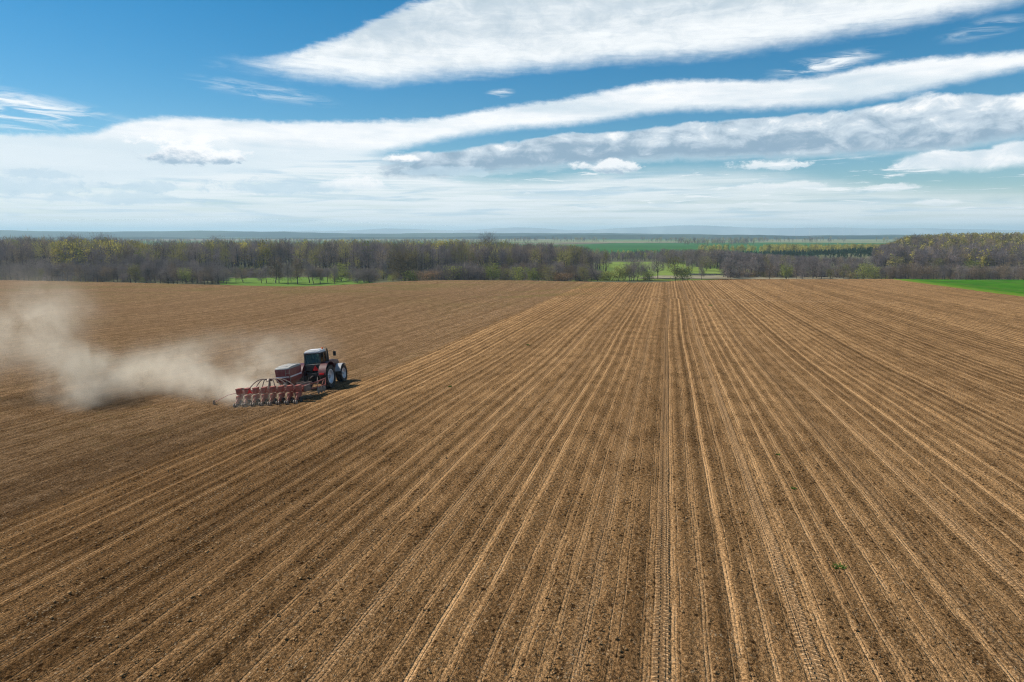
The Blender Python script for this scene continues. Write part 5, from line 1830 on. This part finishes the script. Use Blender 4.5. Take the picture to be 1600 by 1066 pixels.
    for k in range(4):
        b.tube([(2.15 + 0.08 * k, 1.0 + 0.75 * k, 0.58), (2.18 + 0.08 * k, 1.4 + 0.75 * k, 0.96)], 0.025, 6)
    b.box((1.9, 0.62, 0.80), (0.9, 0.30, 0.50), 0.04)
    mk = b.build('marker_arm', M_DRED, S)
    for k in range(3):
        MB().lathe([(0.02, -0.02), (0.24, -0.01), (0.26, 0.0), (0.24, 0.01), (0.02, 0.02)], (2.42 + 0.03 * k, 2.5 + 0.45 * k, 0.27), 'X', 22).build('disc', M_STEEL, mk)
    return S


def make_small_wheel(parent, x, y, r, w, name, z=None):
    b = MB()
    z = r if z is None else z
    b.lathe([(r * .5, -w * .4), (r * .85, -w * .5), (r, -w * .3), (r, w * .3), (r * .85, w * .5), (r * .5, w * .4)], (x, y, z), 'X', 24)
    o = b.build(name, M_RUB, parent)
    q = MB()
    q.lathe([(r * .52, -w * .42), (r * .52, w * .42), (r * .2, w * .25), (0.01, w * .25), (0.01, -w * .25), (r * .2, -w * .25)], (x, y, z), 'X', 20)
    q.build('rim', M_STEEL, o)
    return o


def make_row_unit(S, x):
    b = MB()
    b.box((x, 0.30, 0.82), (0.20, 0.10, 0.34), 0.02)
    for dz in (0.70, 0.90):
        b.tube([(x - 0.07, 0.32, dz), (x - 0.07, -0.10, dz - 0.10)], 0.028, 6)
        b.tube([(x + 0.07, 0.32, dz), (x + 0.07, -0.10, dz - 0.10)], 0.028, 6)
    b.box((x, -0.35, 0.58), (0.20, 0.62, 0.32), 0.04)
    b.box((x, -0.42, 0.36), (0.10, 0.5, 0.3), 0.02)
    b.tube([(x, -0.6, 0.55), (x, -0.95, 0.30)], 0.035, 6)
    o = b.build('row_unit', M_DRED, S)
    q = MB()
    q.box((x, -0.30, 0.98), (0.25, 0.40, 0.38), 0.05, taper=(1.22, 1.15))
    q.build('seed_box', M_DRED, o)
    q = MB()
    q.box((x, -0.30, 1.195), (0.33, 0.48, 0.07), 0.025)
    q.build('lid', M_DRED, o)
    for s in (-1, 1):
        w = MB()
        w.lathe([(0.07, -0.05), (0.18, -0.055), (0.205, -0.03), (0.205, 0.03), (0.18, 0.055), (0.07, 0.05), (0.01, 0.02), (0.01, -0.02)], (x + s * 0.14, -0.42, 0.20), 'X', 20)
        w.build('gauge_wheel', M_RUB, o)
        w = MB()
        w.lathe([(0.05, -0.03), (0.14, -0.035), (0.155, 0.0), (0.14, 0.035), (0.05, 0.03), (0.01, 0.015), (0.01, -0.015)], (x + s * 0.08, -1.0, 0.16), 'X', 18)
        w.build('closing_wheel', M_STEEL, o)
    return o


def skin_body(name, chain, mat, levels=1):
    """chain: dict name -> (pos, radius, parent name); root first. one continuous skinned body"""
    me = bpy.data.meshes.new(name)
    keys = list(chain)
    me.from_pydata([chain[k][0] for k in keys], [(keys.index(chain[k][2]), keys.index(k)) for k in keys if chain[k][2]], [])
    o = link(name, me, mat)
    md = o.modifiers.new('skin', 'SKIN')
    md.use_smooth_shade = True
    layer = me.skin_vertices[0].data if me.skin_vertices else None
    if layer is None:
        bm = bmesh.new(); bm.from_mesh(me); bm.verts.layers.skin.verify(); bm.to_mesh(me); bm.free()
        layer = me.skin_vertices[0].data
    for i, k in enumerate(keys):
        r = chain[k][1]
        layer[i].radius = (r, r) if not hasattr(r, '__len__') else r
        layer[i].use_root = (i == 0)
    sd = o.modifiers.new('smooth', 'SUBSURF')
    sd.levels = levels
    sd.render_levels = levels
    return o


def build_driver(M):
    skin = simple_mat('dark_work_clothes', (0.035, 0.040, 0.055), 0.9)
    face = simple_mat('skin', (0.42, 0.26, 0.19), 0.55, var=0.08)
    ch = {'pelvis': ((0, 0.20, 1.80), (0.16, 0.13), None), 'waist': ((0, 0.13, 1.98), (0.145, 0.115), 'pelvis'), 'chest': ((0, 0.12, 2.18), (0.175, 0.13), 'waist'),
          'collar': ((0, 0.14, 2.33), (0.09, 0.08), 'chest'), 'neck': ((0, 0.16, 2.40), 0.055, 'collar'), 'head_low': ((0, 0.18, 2.47), (0.075, 0.085), 'neck'), 'head': ((0, 0.18, 2.56), (0.08, 0.10), 'head_low'), 'crown': ((0, 0.17, 2.63), (0.055, 0.07), 'head')}
    for s, n in ((-1, 'left'), (1, 'right')):
        ch['shoulder_' + n] = ((s * 0.20, 0.13, 2.28), 0.075, 'chest')
        ch['elbow_' + n] = ((s * 0.29, 0.30, 2.02), 0.052, 'shoulder_' + n)
        ch['wrist_' + n] = ((s * 0.21, 0.62, 2.02), 0.036, 'elbow_' + n)
        ch['hand_' + n] = ((s * 0.19, 0.69, 2.01), 0.040, 'wrist_' + n)
        ch['knee_' + n] = ((s * 0.17, 0.64, 1.84), 0.075, 'pelvis')
        ch['ankle_' + n] = ((s * 0.17, 0.76, 1.42), 0.05, 'knee_' + n)
        ch['toe_' + n] = ((s * 0.17, 0.92, 1.38), 0.04, 'ankle_' + n)
    o = skin_body('person', ch, skin)
    o.matrix_world = M
    tag(o, 'person in dark clothes sitting at the wheel inside the tractor cab', 'person')
    b = MB()
    b.lathe([(0.01, 2.70), (0.06, 2.69), (0.10, 2.64), (0.112, 2.58), (0.10, 2.57), (0.01, 2.57)], (0, 0.17, 0), 'Z', 18)
    b.box((0, 0.30, 2.585), (0.16, 0.14, 0.02), 0.006)
    b.build('cap', M_DARK, o)


# ---------------------------------------------------------------- place the machines on the slope
TX, TY, HEAD = -26.45, 47.4, R(6)
slope = math.atan((tz(TX + 1, TY) - tz(TX - 1, TY)) / 2)
pitch = math.atan((tz(TX, TY + 3) - tz(TX, TY)) / 3)
rot_t = (pitch, -slope, HEAD)
build_tractor((TX, TY, tz(TX, TY) + 0.0), rot_t)
build_driver(Matrix.Translation((TX, TY, tz(TX, TY))) @ Matrix.Rotation(HEAD, 4, 'Z') @ Matrix.Rotation(-slope, 4, 'Y') @ Matrix.Rotation(pitch, 4, 'X'))
SX, SY_ = TX - 1.2 + 5.9 * math.sin(HEAD), TY + 0.5 - 5.9 * math.cos(HEAD)
slope2 = math.atan((tz(SX + 2.5, SY_) - tz(SX - 2.5, SY_)) / 5)
build_drill((SX, SY_, tz(SX, SY_) + 0.0), (pitch, -slope2, HEAD))


# ---------------------------------------------------------------- dust behind the drill
def build_dust():
    m, t, out = new_mat('dust')
    pos = t.new('ShaderNodeNewGeometry').outputs['Position']
    wn = t.new('ShaderNodeTexNoise')
    t.put(wn.inputs['Vector'], pos)
    wn.inputs['Scale'].default_value = 0.22
    wn.inputs['Detail'].default_value = 3
    warpv = t.vmath('MULTIPLY', t.vmath('SUBTRACT', wn.outputs['Color'], (0.5, 0.5, 0.5)), (4.5, 4.5, 3.0))
    wp = t.vmath('ADD', pos, warpv)
    # (photo column, photo row of the ground below, height above ground, radii along view-right / depth / up, weight)
    blobs = [(430, 625, 0.5, 2.6, 2.4, 0.8, 1.1), (385, 628, 0.5, 2.2, 2.0, 0.8, 1.2), (350, 626, 0.9, 2.6, 2.2, 1.3, 1.6), (372, 622, 0.6, 1.6, 1.6, 0.9, 1.5), (300, 600, 3.0, 4.0, 3.0, 1.6, 0.22), (380, 585, 3.0, 4.5, 3.0, 1.5, 0.16), (60, 560, 7.5, 5.0, 4.0, 3.0, 0.10), (400, 605, 1.3, 3.2, 2.4, 1.6, 0.9), (312, 622, 1.2, 2.8, 2.6, 1.7, 1.1),
             (270, 612, 1.6, 3.4, 3.0, 2.0, 0.75), (225, 610, 1.6, 3.0, 3.0, 2.1, 0.65), (190, 625, 1.4, 2.4, 2.6, 1.9, 0.5), (440, 600, 2.6, 4.0, 3.0, 1.8, 0.35),
             (140, 640, 0.8, 1.6, 2.0, 1.6, 1.0), (118, 630, 2.4, 2.4, 2.6, 2.2, 0.80), (165, 625, 2.2, 2.8, 2.6, 1.8, 0.55), (95, 620, 4.0, 2.6, 3.0, 2.4, 0.65), (70, 610, 5.4, 3.2, 3.0, 2.8, 0.36), (25, 615, 4.6, 4.0, 3.4, 3.2, 0.32), (110, 600, 6.6, 3.6, 3.0, 2.8, 0.20),
             (-30, 620, 4.6, 4.0, 3.4, 3.0, 0.35), (480, 580, 3.0, 3.4, 3.0, 1.4, 0.16)]
    tot = None
    lo, hi = np.array([1e9] * 3), np.array([-1e9] * 3)
    for (px, py, h, rx, ry, rz, wgt) in blobs:
        g = on_ground(px, py)
        c = g + np.array([0, 0, h])
        lo = np.minimum(lo, c - max(rx, ry, rz) * 1.8 - 1)
        hi = np.maximum(hi, c + np.array([max(rx, ry)] * 2 + [rz]) * 1.8 + 1)
        d = t.vmath('SUBTRACT', wp, tuple(float(q) for q in c))
        a = t.math('DIVIDE', t.vmath('DOT_PRODUCT', d, (RX[0], RX[1], 0)), rx)
        b = t.math('DIVIDE', t.vmath('DOT_PRODUCT', d, (AX[0], AX[1], 0)), ry)
        e = t.math('DIVIDE', t.vmath('DOT_PRODUCT', d, (0, 0, 1)), rz)
        q = t.vmath('LENGTH', t.comb(a, b, e))
        k = t.math('MULTIPLY', t.math('POWER', t.ss(1.75, 0.0, q), 2.2), wgt)
        tot = k if tot is None else t.math('ADD', tot, k)
    n = t.noise(pos, 0.38, 6, 0.68, 0.5)
    n2 = t.noise(t.vmath('ADD', pos, t.comb(7.0, 3.0, 1.0)), 1.1, 4, 0.65)
    n = t.math('ADD', t.math('MULTIPLY', n, 0.72), t.math('MULTIPLY', n2, 0.28))
    dens = t.math('MULTIPLY', tot, t.ss(0.36, 0.64, n, 0.05, 1.9))
    dens = t.math('MULTIPLY', dens, 0.31)
    pv = t.new('ShaderNodeVolumePrincipled')
    pv.inputs['Color'].default_value = (1.0, 0.915, 0.765, 1)
    pv.inputs['Anisotropy'].default_value = 0.0
    t.l.new(dens, pv.inputs['Density'])
    t.l.new(pv.outputs[0], out.inputs['Volume'])
    lo[2] = lo[2] - 0.5
    m.cycles.volume_step_rate = 0.45
    v = np.array([[x, y, z] for z in (lo[2], hi[2]) for (x, y) in ((lo[0], lo[1]), (hi[0], lo[1]), (hi[0], hi[1]), (lo[0], hi[1]))])
    f = np.array([[0, 3, 2, 1], [4, 5, 6, 7], [0, 1, 5, 4], [1, 2, 6, 5], [2, 3, 7, 6], [3, 0, 4, 7]])
    o = link('dust_cloud', np_mesh('dust_cloud', v, f, m))
    tag(o, 'pale soil dust drifting left from the seed drill across the field', 'dust', kind='stuff')
    print('dust box', lo, hi)


build_dust()

# ---------------------------------------------------------------- weeds on the soil
def build_weeds():
    m = foliage_material('weed_leaves', (0.055, 0.110, 0.018), (0.120, 0.190, 0.040), 0.3)
    spec = [(1311, 889, 0.24, 'biggest green weed tuft on the bare rows at the lower right'), (1240, 765, 0.14, 'small green weed up the rows from the biggest tuft'), (1216, 712, 0.14, 'little weed farther up the rows between two tyre tracks'),
            (1168, 806, 0.09, 'tiny weed by the right edge of the right lug track'), (825, 540, 0.22, 'sparse weed on the far rows right of the tractor'), (703, 605, 0.16, 'green weed beside the rows right of the tractor wheels'), (1110, 478, 0.5, 'green patch of weed far up the rows near the crest')]
    for k, (px, py, r, lb) in enumerate(spec):
        rng = np.random.default_rng(900 + k)
        g = on_ground(px, py)
        n = 60
        a = rng.uniform(0, 6.28, n)
        rad = r * 0.6 * np.sqrt(rng.random(n))
        c = np.stack([rad * np.cos(a), rad * np.sin(a) * 0.8, np.full(n, -0.01)], -1)
        od = np.stack([np.cos(a), np.sin(a), rng.uniform(0.5, 1.6, n)], -1)
        v, f = twigs(rng, c, od, np.full(n, r * 0.7) * rng.uniform(0.5, 1.2, n), np.full(n, 0.05))
        o = link('weed', np_mesh('weed', v, f, m))
        o.location = (g[0], g[1], g[2] + 0.03)
        tag(o, lb, 'weed')


build_weeds()


# ---------------------------------------------------------------- far mast and wind turbines
def build_turbines():
    mw_ = simple_mat('turbine_white', (0.7, 0.7, 0.72), 0.5, var=0.05, scale=0.1)
    first = None
    for k, (px, yt, lb) in enumerate(((1241, 357, 'wind turbine farthest left of the four on the horizon'), (1265, 356.5, 'wind turbine second from the left of the four on the horizon'), (1317, 356.5, 'wind turbine third from the left of the four on the horizon'), (1328, 357.5, 'wind turbine farthest right of the four on the horizon'))):
        D = 6500 + 120 * k
        x, y = at_depth(px, D)
        z0 = -18.0
        hub = HC + (365 - yt) / F * D - z0
        if first is None:
            o = thing('wind_turbine', lb, 'wind turbine', (x, y, z0), (0, 0, YAW), 'wind turbines on the horizon')
            MB().tube([(0, 0, 0), (0, 0, hub)], [2.6, 1.5], 12).build('tower', mw_, o)
            MB().box((0, 0, hub + 1), (3.2, 9, 3.4), 0.6).build('nacelle', mw_, o)
            for q in range(3):
                a = 0.5 + q * 2.094
                d = np.array([math.sin(a), 0, math.cos(a)])
                MB().tube([(0, -5, hub + 1), tuple(np.array([0, -5, hub + 1]) + d * 12), tuple(np.array([0, -5, hub + 1]) + d * 38)], [0.9, 1.5, 0.25], 6).build('blade', mw_, o)
            first = o
        else:
            o = first.copy(); COL.objects.link(o); o.location = (x, y, z0); o['label'] = lb
            for ch in first.children:
                c = ch.copy(); COL.objects.link(c); c.parent = o
    x, y = at_depth(44, 5200)
    o = thing('mast', 'thin mast standing on the blue ridge at the far left', 'mast', (x, y, -10), (0, 0, 0))
    b = MB()
    H = HC + (365 - 357.0) / F * 5200 + 10
    for sx, sy in ((-1, -1), (1, -1), (1, 1), (-1, 1)):
        b.tube([(sx * 2.6, sy * 2.6, 0), (sx * 0.5, sy * 0.5, H)], 0.35, 6)
    for k in range(8):
        w0 = 2.6 - 2.1 * k / 8
        b.tube([(-w0, -w0, H * k / 8), (w0, -w0, H * (k + 1) / 8)], 0.2, 5)
        b.tube([(w0, w0, H * k / 8), (-w0, w0, H * (k + 1) / 8)], 0.2, 5)
    b.build('lattice_tower', M_GREY, o)
    MB().tube([(0, 0, H - 1), (0, 0, H + 8)], 0.3, 6).build('antenna', M_GREY, o)


build_turbines()
#@@ME

# ---------------------------------------------------------------- air
def build_haze():
    m, t, out = new_mat('haze_air')
    pv = t.new('ShaderNodeVolumePrincipled')
    pv.inputs['Color'].default_value = (0.60, 0.83, 1.0, 1)
    pv.inputs['Density'].default_value = 0.000135
    pv.inputs['Anisotropy'].default_value = 0.1
    t.l.new(pv.outputs[0], out.inputs['Volume'])
    S = 18000
    v = np.array([[x, y, z] for z in (-22.0, 150.0) for (x, y) in ((-S, -S), (S, -S), (S, S), (-S, S))])
    f = np.array([[0, 3, 2, 1], [4, 5, 6, 7], [0, 1, 5, 4], [1, 2, 6, 5], [2, 3, 7, 6], [3, 0, 4, 7]])
    o = link('haze', np_mesh('haze', v, f, m))
    tag(o, 'thin bluish air haze over the whole landscape', 'haze', kind='stuff')


build_haze()
